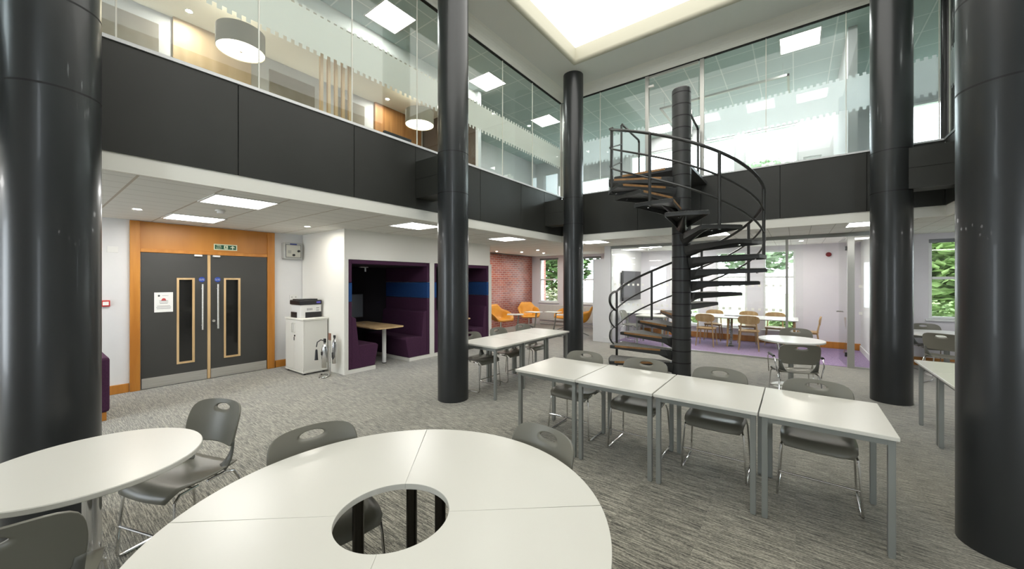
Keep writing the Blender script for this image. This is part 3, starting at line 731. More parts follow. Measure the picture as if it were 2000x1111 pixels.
for n in range(0, 18):
    mb = MB(); mb.M = Matrix.Translation((0, 0, Hn(n))) @ Matrix.Rotation(R(TH(n)), 4, 'Z')
    u0, u1 = .12, RT
    out = [(u0, -wv(u0)), (u1 - .03, -wv(u1 - .03)), (u1 + .012, 0), (u1 - .03, wv(u1 - .03)), (u0, wv(u0))]
    out = [(u0, -wv(u0)), (u1 - .02, -wv(u1)), (u1, -wv(u1) * .5), (u1 + .01, 0), (u1, wv(u1) * .5), (u1 - .02, wv(u1)), (u0, wv(u0))]
    mb.prism(out, -.014, -.004)
    k = len(out)
    for i in range(k - 1):
        (ax, ay), (bx_, by_) = out[i], out[i + 1]
        L = math.hypot(bx_ - ax, by_ - ay); nx, ny = -(by_ - ay) / L * .008, (bx_ - ax) / L * .008
        da = .052 + .05 * max(0, 1 - (ax - .12) / .7); db = .052 + .05 * max(0, 1 - (bx_ - .12) / .7)
        vs = [(ax, ay, -.004), (bx_, by_, -.004), (bx_, by_, -db), (ax, ay, -da)]
        vs += [(x + nx, y + ny, z) for x, y, z in vs]
        mb.add(vs, [(3, 2, 1, 0), (4, 5, 6, 7), (0, 1, 5, 4), (2, 3, 7, 6), (1, 2, 6, 5), (0, 4, 7, 3)])
    rows = []
    for u, w, dz in ((.13, .10, -.178), (.2, .085, -.165), (.32, .07, -.125), (.48, .055, -.075), (.66, .035, -.035), (.8, .015, -.014)):
        rows.append([(u, w * math.cos(a / 6 * PI), -.012 + (dz + .012) * math.sin(a / 6 * PI)) for a in range(7)])
    mb.grid(rows)
    tr = mb.build('tread', stair_m, st)
    m2 = MB(); m2.M = mb.M
    o2 = [(.17, -wv(.17) + .012), (u1 - .03, -wv(u1) + .012), (u1 - .012, 0), (u1 - .03, wv(u1) - .012), (.17, wv(.17) - .012)]
    m2.prism(o2, -.004, .004); m2.build('tread_carpet', tread_carpet_m, tr)
    m3 = MB(); m3.M = mb.M
    a0, a1 = .3, u1 - .1
    nn = Vector((-math.sin(R(12)), math.cos(R(12)), 0))
    p0 = Vector((a0, wv(a0), 0)); p1 = Vector((a1, wv(a1), 0))
    vs = [p0, p1, p1 + nn * .005, p0 + nn * .005]
    m3.add([(v.x, v.y, -.028) for v in vs] + [(v.x, v.y, .0045) for v in vs], [(3, 2, 1, 0), (4, 5, 6, 7), (0, 1, 5, 4), (1, 2, 6, 5), (2, 3, 7, 6), (3, 0, 4, 7)])
    m3.build('tread_nosing', nosing_m, tr)
    # bolt under the tip
    m4 = MB(); m4.M = mb.M; m4.lathe([(.016, -.07), (.016, -.05)], 10, (u1 - .1, -wv(u1) * .35, 0)); m4.build('bolt', chrome, tr)
# balusters
def cp(th, r=1.105, z=0): return (r * math.cos(R(th)), r * math.sin(R(th)), z)
OFF = .93
for n in (2, 4, 6, 8, 10, 12, 14, 16):
    th = TH(n) - (0 if n != 16 else 4) - (2 if n in (12, 14) else 0)
    zt = Hc(th) + OFF
    x, y, _ = cp(th); z0 = Hn(n) - (.065 if n != 2 else .40)
    MB().tube([(x, y, z0), (x, y, zt)], .021, 12).build('baluster', rail_m, st)
x, y, _ = cp(-172); MB().tube([(x, y, Hn(17) - .08), (x, y, 4.30)], .021, 12).build('baluster', rail_m, st)
def helix(off, th0, th1, curl):
    pts = []
    if curl:
        b = Hc(176) + off
        for a, dr_, dz in ((180, -.01, -.33), (184, .0, -.30), (190, .02, -.22), (192.5, .025, -.14), (190, .02, -.06), (184, .01, -.02)):
            pts.append(cp(a, 1.105 + dr_, b + dz))
    th = th0
    if curl:
        pts.append(cp(180, 1.105, b - .005))
        for _ in range(2):
            q = [pts[0]]
            for a_, b_ in zip(pts, pts[1:]):
                q.append(tuple(.75 * u + .25 * v for u, v in zip(a_, b_))); q.append(tuple(.25 * u + .75 * v for u, v in zip(a_, b_)))
            pts = q + [pts[-1]]
    while th >= th1:
        zz = Hc(th) + off
        pts.append(cp(th, 1.105, min(zz, 4.30 - (OFF - off)))); th -= 4
    return pts
MB().tube(helix(OFF, 177, -173, True), .021, 12).build('handrail', rail_m, st)
MB().tube(helix(.62, 177, -173, True), .014, 10).build('mid_rail', rail_m, st)
MB().tube(helix(.31, 177, -173, True), .014, 10).build('mid_rail', rail_m, st)
# landing slab out to the gallery edge
ZL = Hn(18)
lx0 = -1.12
lp = [(lx0, .0), (lx0, YF - PY - .004), (.14, YF - PY - .004), (.14, 0)]
la = MB().prism(lp, ZL - .06, ZL - .004).build('landing', stair_m, st, bev=.004)
MB().prism([(lx0 + .01, .012), (lx0 + .01, YF - PY - .012), (.13, YF - PY - .012), (.13, .16), (-.16, .012)], ZL - .004, ZL + .004).build('landing_carpet', tread_carpet_m, la)
B(lx0 + .15, -.25, -.006, 0, ZL - .03, ZL + .004).build('landing_nosing', nosing_m, la)
for y in (.3, YF - PY - .08):
    MB().tube([(lx0 + .02, y, ZL - .06), (lx0 + .02, y, ZL + 1.0)], .02, 12).build('landing_post', rail_m, st)
yy = YF - PY - .08
MB().tube([(lx0 + .02, .3, ZL + 1.0), (lx0 + .02, .34, ZL + 1.04), (lx0 + .02, yy - .04, ZL + 1.02), (lx0 + .02, yy, ZL + .98)], .021, 12).build('landing_rail', rail_m, st)
for dz in (.33, .66):
    e = cp(-172, 1.105, Hn(17) + dz)
    MB().tube([e, (lx0 + .02, .3, ZL + dz)], .013, 10).build('landing_mid_rail', rail_m, st)
MB().tube([(.0, .14, ZL + 1.06), (.0, .3, ZL + 1.06), (.0, yy - .04, ZL + 1.0), (.0, yy, ZL + .96), (0, yy, ZL - .06)], .021, 12).build('landing_rail', rail_m, st)

# ------------------------------------------------------------------ stacking chair
def make_chair(label, loc, rz, group):
    t = thing('stacking_chair', label, 'chair', loc, rz, group)
    # seat: dished, waterfall front at y = -.22, rear corners swept up
    rows = []
    for j in range(13):
        v = j / 12; y = -.215 + .425 * v
        row = []
        hw = .215 + .012 * math.sin(PI * v) - (.02 if v < .04 else 0) - .012 * (v ** 3)
        for i in range(13):
            u = i / 12 * 2 - 1
            x = u * hw
            z = .455 - .022 * math.exp(-((v - .6) / .3) ** 2) * (1 - u * u * .6) - .055 * max(0, 1 - v / .22) ** 2 + .018 * u ** 4 * v
            yy = y + (.018 * u * u if v < .5 else -.012 * u * u) * (1 if v < .08 or v > .92 else .3)
            row.append((x, yy, z))
        rows.append(row)
    MB().grid(rows).build('seat', plastic, t, solid=.010)
    # back panel with an oval hand hole, and the two side blades that carry it
    def surf(x, z):
        k = (z - .45) / .38
        y = .185 + .03 * k + .055 * k * k - .05 * (1 - (x / .23) ** 2) * -.6
        return (x, y - .03 * (x / .23) ** 2 * 1.0 - .02, z)
    nn = 56; outl = []
    z0, z1 = .555, .825
    for i in range(nn):
        a = 2 * PI * i / nn
        c, s_ = math.cos(a), math.sin(a); p = 6.0
        rr_ = (abs(c) ** p + abs(s_) ** p) ** (-1 / p)
        x = .228 * rr_ * c; zz = (z0 + z1) / 2 + (z1 - z0) / 2 * rr_ * s_
        k = (zz - z0) / (z1 - z0)
        x *= .93 + .07 * math.sin(PI * min(1, k * .9)) - .02 * k
        if s_ > 0: zz -= .009 * (x / .22) ** 2
        if s_ < 0: zz += .010 * (1 - (x / .22) ** 2)
        outl.append((x, zz))
    hole = [(.063 * math.cos(2 * PI * i / nn), .779 + .0195 * math.sin(2 * PI * i / nn)) for i in range(nn)]
    rows = []
    for q in (0, .12, .3, .5, .7, .88, .97, 1):
        rows.append([surf(h[0] + (o[0] - h[0]) * q, h[1] + (o[1] - h[1]) * q) for h, o in zip(hole, outl)])
    MB().grid(rows, closed=True).build('backrest', plastic, t, solid=.011)
    for sg in (-1, 1):
        rows = []
        for j in range(10):
            k = j / 9
            zz = .447 + .16 * k
            xo = .218 - .012 * math.sin(PI * k) * .5
            wdt = .075 * (1 - k) ** 2.2 + .026
            y = .16 + .03 * k ** .7
            b_ = surf(xo, max(zz, .5)); yb = b_[1]
            y = y * (1 - k) + yb * k if k > .5 else y + (yb - y) * k
            yl = y - .05 * (1 - k) ** 3
            rows.append([(sg * xo, yl, zz), (sg * (xo - wdt * .5), yl + .012, zz + .0), (sg * (xo - wdt), yl + .018 + .02 * (1 - k) ** 3, zz - .004 * (1 - k))])
        MB().grid(rows).build('back_blade', frame_plastic, t, solid=.013)
    # chrome sled base, one bent rod each side
    for sg in (-1, 1):
        p = [(sg * .2, .02, .425), (sg * .205, .12, .432), (sg * .212, .17, .42), (sg * .222, .2, .36), (sg * .238, .235, .05), (sg * .24, .232, .02), (sg * .24, .2, .008),
             (sg * .24, -.15, .008), (sg * .24, -.178, .016), (sg * .238, -.185, .04), (sg * .222, -.165, .34), (sg * .216, -.16, .392), (sg * .205, -.13, .418), (sg * .2, -.03, .424)]
        MB().tube(p, .0082, 10).build('sled_leg', chrome, t)
    for y_, z_, w_ in ((-.176, .19, .231), (-.06, .424, .2), (.08, .43, .2)): MB().tube([(-w_, y_, z_), (w_, y_, z_)], .007, 8).build('cross_bar', chrome, t)
    return t
chairs = [
    # x, y, facing angle (0 faces south), label, group
    (-1.905, 3.665, 0, 'grey plastic stacking chair behind the leftmost table of the four-table row', 'chairs along the four-table row'),
    (-1.225, 3.665, 1, 'grey plastic stacking chair behind the second table from left of the four-table row', 'chairs along the four-table row'),
    (-.555, 3.67, 1, 'grey plastic stacking chair behind the third table from left, right of the stair pole', 'chairs along the four-table row'),
    (.13, 3.67, -1, 'grey plastic stacking chair behind the rightmost table of the four-table row', 'chairs along the four-table row'),
    (-1.905, .945, 80, 'grey stacking chair on the left of the ring table, seat seen through its hole', 'chairs round the ring table'),
    (-1.135, 1.505, -12, 'grey stacking chair at the far right of the ring table', 'chairs round the ring table'),
    (-3.02, .60, 20, 'grey stacking chair turned open beside the small round table on the left', 'chairs at the small round table'),
    (-2.36, -.02, -104, 'grey stacking chair in the bottom left corner, seen from behind', 'chairs at the small round table'),
    (-3.83, 4.265, 90, 'grey stacking chair at the rear table row, next to the second column', 'chairs along the rear tables'),
    (-3.83, 4.935, 90, 'grey stacking chair in the middle of the rear table row', 'chairs along the rear tables'),
    (-3.83, 5.645, 90, 'grey stacking chair at the far end of the rear table row by the mustard chairs', 'chairs along the rear tables'),
    (1.70, 5.835, -90, 'grey stacking chair on the far side of the right-hand tables, chrome legs showing below', 'chairs at the right-hand tables'),
    (1.90, 8.75, 150, 'grey stacking chair seen from behind at the white table by the right window', 'chairs by the right window'),
    (2.0, 10.05, 20, 'grey stacking chair facing into the room by the right window', 'chairs by the right window'),
    (-3.52, 9.9, 90, 'pale grey stacking chair inside the meeting room, under the wall screen', 'chairs inside the meeting room'),
]
ch0 = None
for x, y, a, l, g in chairs:
    if ch0 is None: ch0 = make_chair(l, (x, y, 0), R(a), g)
    else: dup(ch0, (x, y, 0), R(a), l, g)
# armchairs at the far round table: the same shell with arm loops
def make_arm(label, loc, rz, group):
    t = thing('stacking_armchair', label, 'chair', loc, rz, group)
    for c in list(ch0.children):
        d_ = c.copy(); COL.objects.link(d_); d_.parent = t
    for sg in (-1, 1):
        MB().tube([(sg * .225, .2, .40), (sg * .26, .19, .55), (sg * .265, .15, .63), (sg * .265, -.05, .64), (sg * .262, -.12, .6), (sg * .24, -.16, .38)], .007, 8).build('arm_loop', chrome, t)
        MB().tube([(sg * .265, .14, .642), (sg * .265, -.06, .648)], .017, 10).build('arm_pad', black_plastic, t)
    return t
make_arm('grey armchair with its back to us in front of the far round table', (-.02, 6.22, 0), R(198), 'chairs at the far round table')
make_arm('grey armchair behind the far round table, facing us', (.02, 7.69, 0), R(6), 'chairs at the far round table')

# ------------------------------------------------------------------ tables
def make_table(w, d_, label, loc, group, name='table', rz=0):
    t = thing(name, label, 'table', loc, rz, group)
    hw, hd = w / 2 - .004, d_ / 2
    B(-hw, hw, -hd, hd, .705, .73).build('tabletop', [top_m], t, bev=.004)
    B(-hw + .04, hw - .04, -hd + .035, -hd + .06, .665, .705).box(-hw + .04, hw - .04, hd - .06, hd - .035, .665, .705).box(-hw + .015, -hw + .04, -hd + .06, hd - .06, .665, .705).box(hw - .04, hw - .015, -hd + .06, hd - .06, .665, .705).build('apron_frame', frame_m, t)
    for sx in (-1, 1):
        for sy in (-1, 1):
            x, y = sx * (hw - .03), sy * (hd - .05)
            B(x - .0175, x + .0175, y - .0175, y + .0175, .008, .705).box(x - .015, x + .015, y - .015, y + .015, 0, .008).build('leg', frame_m, t, bev=.003)
    return t
xs = [-2.29, -1.605, -.915, -.205, .485]
for i, l in enumerate(['leftmost cream table of the four-table row, next to the rear row', 'second cream table from the left in the four-table row',
                       'third cream table from the left in the four-table row', 'rightmost cream table of the four-table row, end leg in front']):
    make_table(xs[i + 1] - xs[i], .765, l, ((xs[i] + xs[i + 1]) / 2, 3.45, 0), 'tables of the four-table row')
ys = [3.90, 4.565, 5.24, 5.95]
for i, l in enumerate(['nearest cream table of the rear row, beside the second column', 'middle cream table of the rear row behind the second column', 'furthest cream table of the rear row, in front of the third column']):
    make_table(ys[i + 1] - ys[i], .755, l, (-3.60, (ys[i] + ys[i + 1]) / 2, 0), 'tables of the rear row', rz=PI / 2)
ys = [2.65, 3.35, 4.05, 4.75, 5.47, 6.2]
for i, l in enumerate(['', '', 'white table of the right-hand row, partly behind the right column', 'white table of the right-hand row, middle one between the columns', 'furthest white table of the right-hand row, corner beside the fourth column']):
    if l: make_table(ys[i + 1] - ys[i], .765, l, (1.08 + .3825, (ys[i] + ys[i + 1]) / 2, 0), 'tables of the right-hand row', rz=PI / 2)
# ring table of four segments
t = thing('ring_table', 'large round cream table with a hole in the middle, made of four segments', 'table', (-1.25, .88, 0))
RO, RI, ROT = .825, .215, R(41)
for k in range(4):
    a0 = ROT + k * PI / 2 + .0022; a1 = ROT + (k + 1) * PI / 2 - .0022
    nseg = 28
    out = [(RO * math.cos(a0 + (a1 - a0) * i / nseg), RO * math.sin(a0 + (a1 - a0) * i / nseg)) for i in range(nseg + 1)]
    inn = [(RI * math.cos(a1 + (a0 - a1) * i / nseg), RI * math.sin(a1 + (a0 - a1) * i / nseg)) for i in range(nseg + 1)]
    sg = MB()
    rows = []
    for (rr_, zz) in ((RI, .705), (RI, .7285), (RI + .0015, .73), (RO - .0015, .73), (RO, .7285), (RO, .705), (RI, .705)):
        rows.append([(rr_ * math.cos(a0 + (a1 - a0) * i / nseg), rr_ * math.sin(a0 + (a1 - a0) * i / nseg), zz) for i in range(nseg + 1)])
    sg.grid(rows, smooth=False)
    for i_ in (0, nseg):
        q = [rows[j][i_] for j in range(6)]; sg.add(q, [tuple(range(6))])
    sg.build('table_segment', top_m, t)
for a in (131, 170, 108, 221, 260, 41, 80, 311, 350):
    MB().lathe([(.026, 0), (.026, .705)], 16, (.36 * math.cos(R(a)), .36 * math.sin(R(a)), 0)).build('leg', dark_metal, t)
# small round table by the first column
def round_table(label, loc, r, m, group, disc=False):
    t = thing('round_table', label, 'table', loc, 0, group)
    MB().lathe([(0, .703), (r - .004, .703), (r, .707), (r, .726), (r - .003, .73), (0, .73)], 64, cap0=False, cap1=False).build('tabletop', m, t)
    MB().lathe([(.035, .02), (.035, .703)], 20).build('pedestal', chrome if not disc else frame_m, t)
    MB().lathe([(0, 0), (.25, 0), (.25, .008), (.06, .03), (0, .03)], 48, cap0=False, cap1=False).build('base_disc', top_white if disc else chrome, t)
    MB().lathe([(.12, .69), (.12, .703)], 20).build('top_plate', black_plastic, t)
    return t
round_table('small round cream table at the bottom left by the first column', (-2.82, .22, 0), .43, top_m, 'round tables')
round_table('small round white table with a white base disc by the meeting room', (-.06, 7.2, 0), .42, top_white, 'round tables', True)
round_table('white round table in front of the right window', (2.05, 9.55, 0), .55, top_white, 'round tables', True)

# ------------------------------------------------------------------ lounge: mustard chairs with tablet tables
def lounge(label, loc, rz, group):
    t = thing('lounge_chair', label, 'armchair', loc, rz, group)
    # one-piece shell: seat, angular back, arms folding up at the sides
    rows = []
    prof = [(-.27, .40, .26, .0), (-.25, .44, .29, .02), (-.10, .42, .32, .11), (.06, .41, .33, .18), (.18, .43, .33, .20), (.25, .50, .32, .16), (.30, .62, .28, .08), (.35, .76, .22, .03), (.39, .89, .16, .0)]
    for (y, z, w, rise) in prof:
        row = []
        for i in range(13):
            u = i / 12 * 2 - 1
            e = max(0, abs(u) - .62) / .38
            x = u * w * (1 + .1 * e); row.append((x, y - .10 * e * (1 if rise > .1 else 0), z + rise * e ** .8 * 1.3))
        rows.append(row)
    MB().grid(rows).build('shell', mustard, t, solid=.05, sub=1)
    MB().lathe([(.03, .1), (.03, .37)], 16).build('pedestal', chrome, t)
    for k in range(4):
        a = k * PI / 2 + .5
        MB().tube([(0, 0, .13), (.12 * math.cos(a), .12 * math.sin(a), .09), (.30 * math.cos(a), .30 * math.sin(a), .014)], [.018, .015, .012], 8).build('base_arm', frame_m, t)
    return t
lc0 = lounge('mustard yellow lounge chair at the left edge of the brick wall', (-7.15, 8.85, 0), R(78), 'mustard lounge chairs')
for x, y, a, l in [(-7.15, 10.35, 48, 'mustard yellow lounge chair in the corner between brick wall and window'),
                   (-5.95, 10.75, -20, 'mustard yellow lounge chair below the window pier, left of the third column'),
                   (-5.05, 9.9, -70, 'mustard yellow lounge chair half hidden between third column and white partition')]:
    dup(lc0, (x, y, 0), R(a), l, 'mustard lounge chairs')
def tablet(label, loc, rz, group):
    t = thing('tablet_table', label, 'side table', loc, rz, group)
    B(-.24, .24, -.17, .17, .63, .65).build('tabletop', top_white, t, bev=.006)
    MB().tube([(.1, .0, .63), (.06, 0, .3), (.0, 0, .02)], .022, 12).build('stem', frame_m, t)
    B(-.2, .16, -.03, .03, 0, .02).box(-.03, .03, -.2, .2, 0, .02).build('foot', frame_m, t, bev=.006)
    return t
tb0 = tablet('small tablet table at the leftmost mustard chair', (-6.52, 8.75, 0), R(35), 'tablet side tables')
for x, y, a, l in [(-6.55, 9.75, 0, 'small tablet table in front of the mustard chair in the brick corner'),
                   (-6.05, 10.1, 10, 'small tablet table before the mustard chair left of the third column'),
                   (-5.3, 9.5, 20, 'small tablet table showing right of the third column')]:
    dup(tb0, (x, y, 0), R(a), l, 'tablet side tables')
for x0, x1, l in [(-7.6, -6.6, 'white panel radiator under the left lounge window'), (-6.05, -5.2, 'white panel radiator under the lounge window behind the third column')]:
    t = thing('radiator', l, 'radiator', ((x0 + x1) / 2, YW - .075, .12), 0, 'panel radiators')
    w = (x1 - x0) / 2
    B(-w, w, -.025, .025, .06, .62).build('panel', radiator_m, t, bev=.012)
    mm = MB()
    for k in range(int(w * 2 / .06)): mm.box(-w + .02 + k * .06, -w + .05 + k * .06, -.03, -.025, .1, .58)
    mm.build('fins', radiator_m, t)
    B(-w + .05, -w + .08, .025, .072, .3, .36).box(w - .08, w - .05, .025, .072, .3, .36).build('bracket', radiator_m, t)
    MB().tube([(-w - .02, 0, .5), (-w - .02, 0, -.12)], .01, 8).tube([(-w - .02, 0, .1), (-w + .02, 0, .1)], .01, 8).build('pipe', radiator_m, t)
for z in (.03, .09):
    pass
t = thing('heating_pipe', 'pair of white heating pipes low along the lounge window wall', 'pipe', (-6.4, YW - .05, .05))
MB().tube([(-1.3, 0, .0), (1.3, 0, .0)], .014, 8).tube([(-1.3, 0, .05), (1.3, 0, .05)], .014, 8).build('pipe_run', radiator_m, t)
for x in (-1.2, 0, 1.2): B(x - .01, x + .01, -.005, .05, -.05, .06).build('pipe_clip', radiator_m, t)

# ------------------------------------------------------------------ glazed meeting room
YP = 9.40
def gl(name, x0, x1, sq=True):
    t = bpy.data.objects.new(name, None); COL.objects.link(t); struct(t); t.location = (x0, YP, 0)
    w = x1 - x0
    B(.003, w - .003, -.006, .006, .03, 2.46).build('pane', clear, t)
    if sq:
        mb = MB(); u = .06
        while u < w - .08:
            for z in (1.0, 1.5): mb.box(u, u + .05, -.0075, -.0065, z, z + .05)
            u += .12
        mb.build('frosted_squares', frost_m, t)
    return t
pj = [-3.84, -2.9, -1.95, -1.05, -.15]
for i, (a, b) in enumerate(zip(pj, pj[1:])): gl('window_partition_%d' % (i + 1), a, b)
gl('window_partition_5', .87, 1.12)
gl('window_partition_6', -.1, .12, False)
struct(B(-3.86, 1.2, YP - .03, YP + .03, 2.46, ZC).build('trim_partition_head', frame_m))
struct(B(-3.86, -.1, YP - .02, YP + .02, 0, .03).box(.85, 1.2, YP - .02, YP + .02, 0, .03).build('trim_partition_sill', alu))
struct(B(-3.88, -3.84, YP - .03, YP + .03, 0, 2.46).box(-.165, -.12, YP - .025, YP + .025, 0, 2.46).box(.77, .87, YP - .04, YP + .04, 0, 2.46).box(1.12, 1.17, YP - .04, YP + .04, 0, 2.46).build('trim_partition_posts', alu, bev=.003))
d = bpy.data.objects.new('door_meeting', None); COL.objects.link(d); struct(d); d.location = (.76, YP + .01, 0); d.rotation_euler = (0, 0, R(-87))
B(-.86, -.01, -.006, .006, .02, 2.44).build('pane', clear, d)
for z in (.2, 2.2): B(-.06, .0, -.02, .02, z, z + .08).build('hinge', mat('hinge_dark', (.06, .06, .06), .3, metal=.8), d, bev=.004)
MB().tube([(-.82, -.05, 1.0), (-.7, -.05, 1.0)], .012, 8).tube([(-.8, -.05, 1.0), (-.8, .05, 1.0)], .014, 8).tube([(-.82, .05, 1.0), (-.7, .05, 1.0)], .012, 8).build('door_handle', chrome, d)
# long meeting table
t = thing('meeting_table', 'long white meeting table on oak legs behind the glass partition', 'table', (-.95, 10.95, .006))
B(-1.75, 1.0, -.45, .5, .70, .724).build('tabletop', top_white, t, bev=.006)
B(-1.72, .97, -.42, .47, .69, .70).build('underside_edge', joint_m, t)
for x in (-1.55, -.38, .92):
    for sy in (-1, 1):
        MB().tube([(x + .02 * (1 if x > 0 else -1), sy * .38, 0), (x, sy * .33, .69)], [.018, .028], 10).build('leg', oak_chair, t)
mm = MB()
for k in range(16):
    z = .02 + k * .042
    mm.lathe([(.02, 0), (.036, .008), (.036, .026), (.02, .034)], 12, (-.35 + .03 * math.sin(k * .3), -.26, z))
mm.build('cable_spine', frame_m, t)
MB().lathe([(.09, 0), (.09, .01), (.03, .03)], 20, (-.35, -.26, 0)).build('cable_foot', black_plastic, t)
t2 = thing('table_power_unit', 'dark power and cable unit lying on the long meeting table', 'power unit', (-1.25, 10.98, .73))
B(-.22, .22, -.04, .04, 0, .02).build('housing', grey_ink, t2, bev=.004)
MB().tube([(.2, 0, .01), (.3, .03, .006), (.38, -.01, .006)], .005, 6).build('lead', black_plastic, t2)
def wood_chair(label, loc, rz, group):
    t = thing('wooden_chair', label, 'chair', loc, rz, group)
    MB().prism(rr(-.21, .21, -.2, .2, .08), .435, .455).build('seat', oak_chair, t, bev=.006)
    B(-.19, .19, -.17, .17, .41, .435).build('seat_frame', oak_chair, t, bev=.004)
    # curved oval backrest
    rows = []
    nseg = 20
    for q in (0, .4, .75, .93, 1):
        row = []
        for i in range(nseg):
            a = 2 * PI * i / nseg; c, s_ = math.cos(a), math.sin(a); p = 3.2
            k = (abs(c) ** p + abs(s_) ** p) ** (-1 / p)
            x = .215 * k * c * q; zz = .71 + .10 * k * s_ * q
            row.append((x, .235 - .5 * x * x * 1.2 + (zz - .71) * .12, zz))
        rows.append(row)
    MB().grid(rows, closed=True).build('backrest', oak_chair, t, solid=.016)
    for sx in (-1, 1):
        MB().tube([(sx * .2, -.2, 0), (sx * .165, -.15, .43)], [.011, .016], 10).build('leg', oak_chair, t)
        MB().tube([(sx * .2, .23, 0), (sx * .165, .17, .43), (sx * .15, .215, .66)], [.011, .016, .012], 10).build('leg', oak_chair, t)
    return t
wc0 = wood_chair('oak chair with oval back on our side of the meeting table, nearest the stair pole', (-1.78, 10.42, .006), R(178), 'oak chairs round the meeting table')
for x, y, a, l in [(-.88, 10.42, 183, 'oak chair with oval back on our side of the meeting table, right one of two'),
                   (-1.8, 11.5, 0, 'oak chair on the window side of the meeting table, leftmost of three'),
                   (-1.0, 11.5, 0, 'oak chair on the window side of the meeting table, middle of three'),
                   (-.42, 11.5, 0, 'oak chair on the window side of the meeting table, rightmost of three'),
                   (.22, 11.0, -92, 'oak chair at the right end of the meeting table, side on'),
                   (-2.76, 10.95, 88, 'oak chair at the left end of the meeting table, behind the stair treads')]:
    dup(wc0, (x, y, .006), R(a), l, 'oak chairs round the meeting table')
t = thing('wall_screen', 'large black flat screen on the white side wall of the meeting room', 'television', (-3.86, 10.75, 1.48))
B(.04, .09, -.72, .72, -.42, .42).build('casing', black_plastic, t, bev=.006); B(.09, .092, -.705, .705, -.405, .405).build('display', screen_m, t); B(0, .04, -.2, .2, -.15, .15).build('wall_bracket', black_plastic, t)
t = thing('desk', 'white desk with grey legs under the wall screen', 'desk', (-3.45, 11.06, .006))
B(-.38, .38, -.7, .7, .70, .724).build('desktop', top_white, t, bev=.004)
for sx in (-1, 1):
    for sy in (-1, 1): B(sx * .33 - .02, sx * .33 + .02, sy * .63 - .02, sy * .63 + .02, 0, .70).build('leg', frame_m, t)
make_table(.7, .6, 'small cream table inside the meeting room behind the lowest stair treads', (-2.95, 9.9, .006), 'tables inside the meeting room')
t = thing('alarm_sounder', 'dark red round alarm sounder on the lilac meeting room wall', 'alarm', (.63, YW + .003, 2.26))
MB().lathe([(.05, 0), (.055, .02), (.05, .05), (.03, .06)], 20).build('sounder', dark_red, t).rotation_euler = (PI / 2, 0, 0)

# ------------------------------------------------------------------ upstairs, west: warm lounge behind the glass
for k, (y, l) in enumerate([(1.97, 'taupe drum pendant lamp nearer the first column, upstairs'), (5.25, 'taupe drum pendant lamp just left of the second column, upstairs')]):
    t = thing('pendant_lamp', l, 'pendant lamp', (-6.5, y, 5.0), 0, 'drum pendant lamps')
    MB().lathe([(.30, 0), (.30, .29), (.296, .29), (.296, 0)], 48, cap0=False, cap1=False).build('lamp_shade', shade_m, t)
    MB().lathe([(.0, .012), (.292, .012), (.292, .018), (0, .018)], 48, cap0=False, cap1=False).build('diffuser', lamp_warm, t)
    MB().lathe([(.0, -.008), (.02, -.008), (.02, .012)], 12, cap0=False).build('finial', steel, t)
    MB().tube([(0, 0, .02), (0, 0, .75)], .006, 8).build('stem', steel, t)
    MB().lathe([(.05, .73), (.05, .76)], 20).build('ceiling_rose', steel, t)
for y0, y1, z0, z1, l in [(.0, 1.29, 4.8, 5.56, 'taupe fabric wall panel at the far left, upstairs'), (2.8, 3.62, 4.8, 5.56, 'taupe fabric wall panel right of the maple cladding, upstairs'),
                          (4.1, 4.72, 4.8, 5.56, 'taupe fabric wall panel behind the slatted screen, upstairs')]:
    t = thing('wall_panel', l, 'wall panel', (XW, (y0 + y1) / 2, z0), 0, 'taupe fabric wall panels'); w = (y1 - y0) / 2
    B(.0, .03, -w, w, 0, z1 - z0).build('fabric_face', grey_art, t, bev=.004)
struct(B(XW, XW + .06, 1.45, 2.5, ZU, 5.76).build('trim_maple_cladding', maple_panel))
struct(B(XW, XW + .06, 4.97, 6.3, ZU, 5.76).build('trim_walnut_cladding', walnut_panel))
for y0, y1, l in [(-.9, .85, 'brown banquette top under the far left wall panel, upstairs'), (1.05, 2.0, 'brown banquette top in front of the maple cladding, upstairs'), (2.2, 3.3, 'brown banquette top below the slatted screen, upstairs')]:
    t = thing('banquette', l, 'banquette', (-5.35, (y0 + y1) / 2, ZU), 0, 'brown banquettes upstairs'); w = (y1 - y0) / 2
    B(-.42, .25, -w, w, .06, .40).build('seat', brown_m, t, bev=.03); B(-.41, -.28, -w, w, .40, .66).build('backrest', brown_m, t, bev=.03)
    B(-.4, .2, -w + .05, w - .05, 0, .06).build('plinth', black_plastic, t)
for y0, y1, l in [(-.8, 1.3, 'warm light strip under the far left fabric panel, upstairs'), (1.45, 2.75, 'warm light strip along the maple cladding, upstairs'), (2.85, 4.9, 'warm light strip behind the slatted screen, upstairs')]:
    t = thing('light_strip', l, 'light strip', (XW + .065, y0, ZU + 1.3), 0, 'warm light strips upstairs')
    B(0, .02, 0, y1 - y0, 0, .012).build('strip_channel', steel, t); B(.002, .018, .01, y1 - y0 - .01, .012, .016).build('lens', strip_e, t)  # steel channel carrying the strip lens
t = thing('slat_screen', 'row of upright pale timber slats in the middle, upstairs', 'screen', (-6.6, 3.52, ZU))
for k in range(5): B(-.025, .025, -.36 + k * .13, -.31 + k * .13, .04, 2.27).build('slat', oak_pale, t)
B(-.03, .03, -.4, .26, 0, .04).build('base_rail', oak_pale, t)
t = thing('monitor', 'black monitor in front of the walnut cladding, upstairs', 'monitor', (-6.05, 4.36, ZU + .50))
B(-.03, .03, -.3, .3, .1, .42).build('casing', black_plastic, t, bev=.005); B(-.08, .08, -.12, .12, 0, .012).build('foot', black_plastic, t); B(-.02, .02, -.03, .03, .012, .12).build('neck', black_plastic, t)
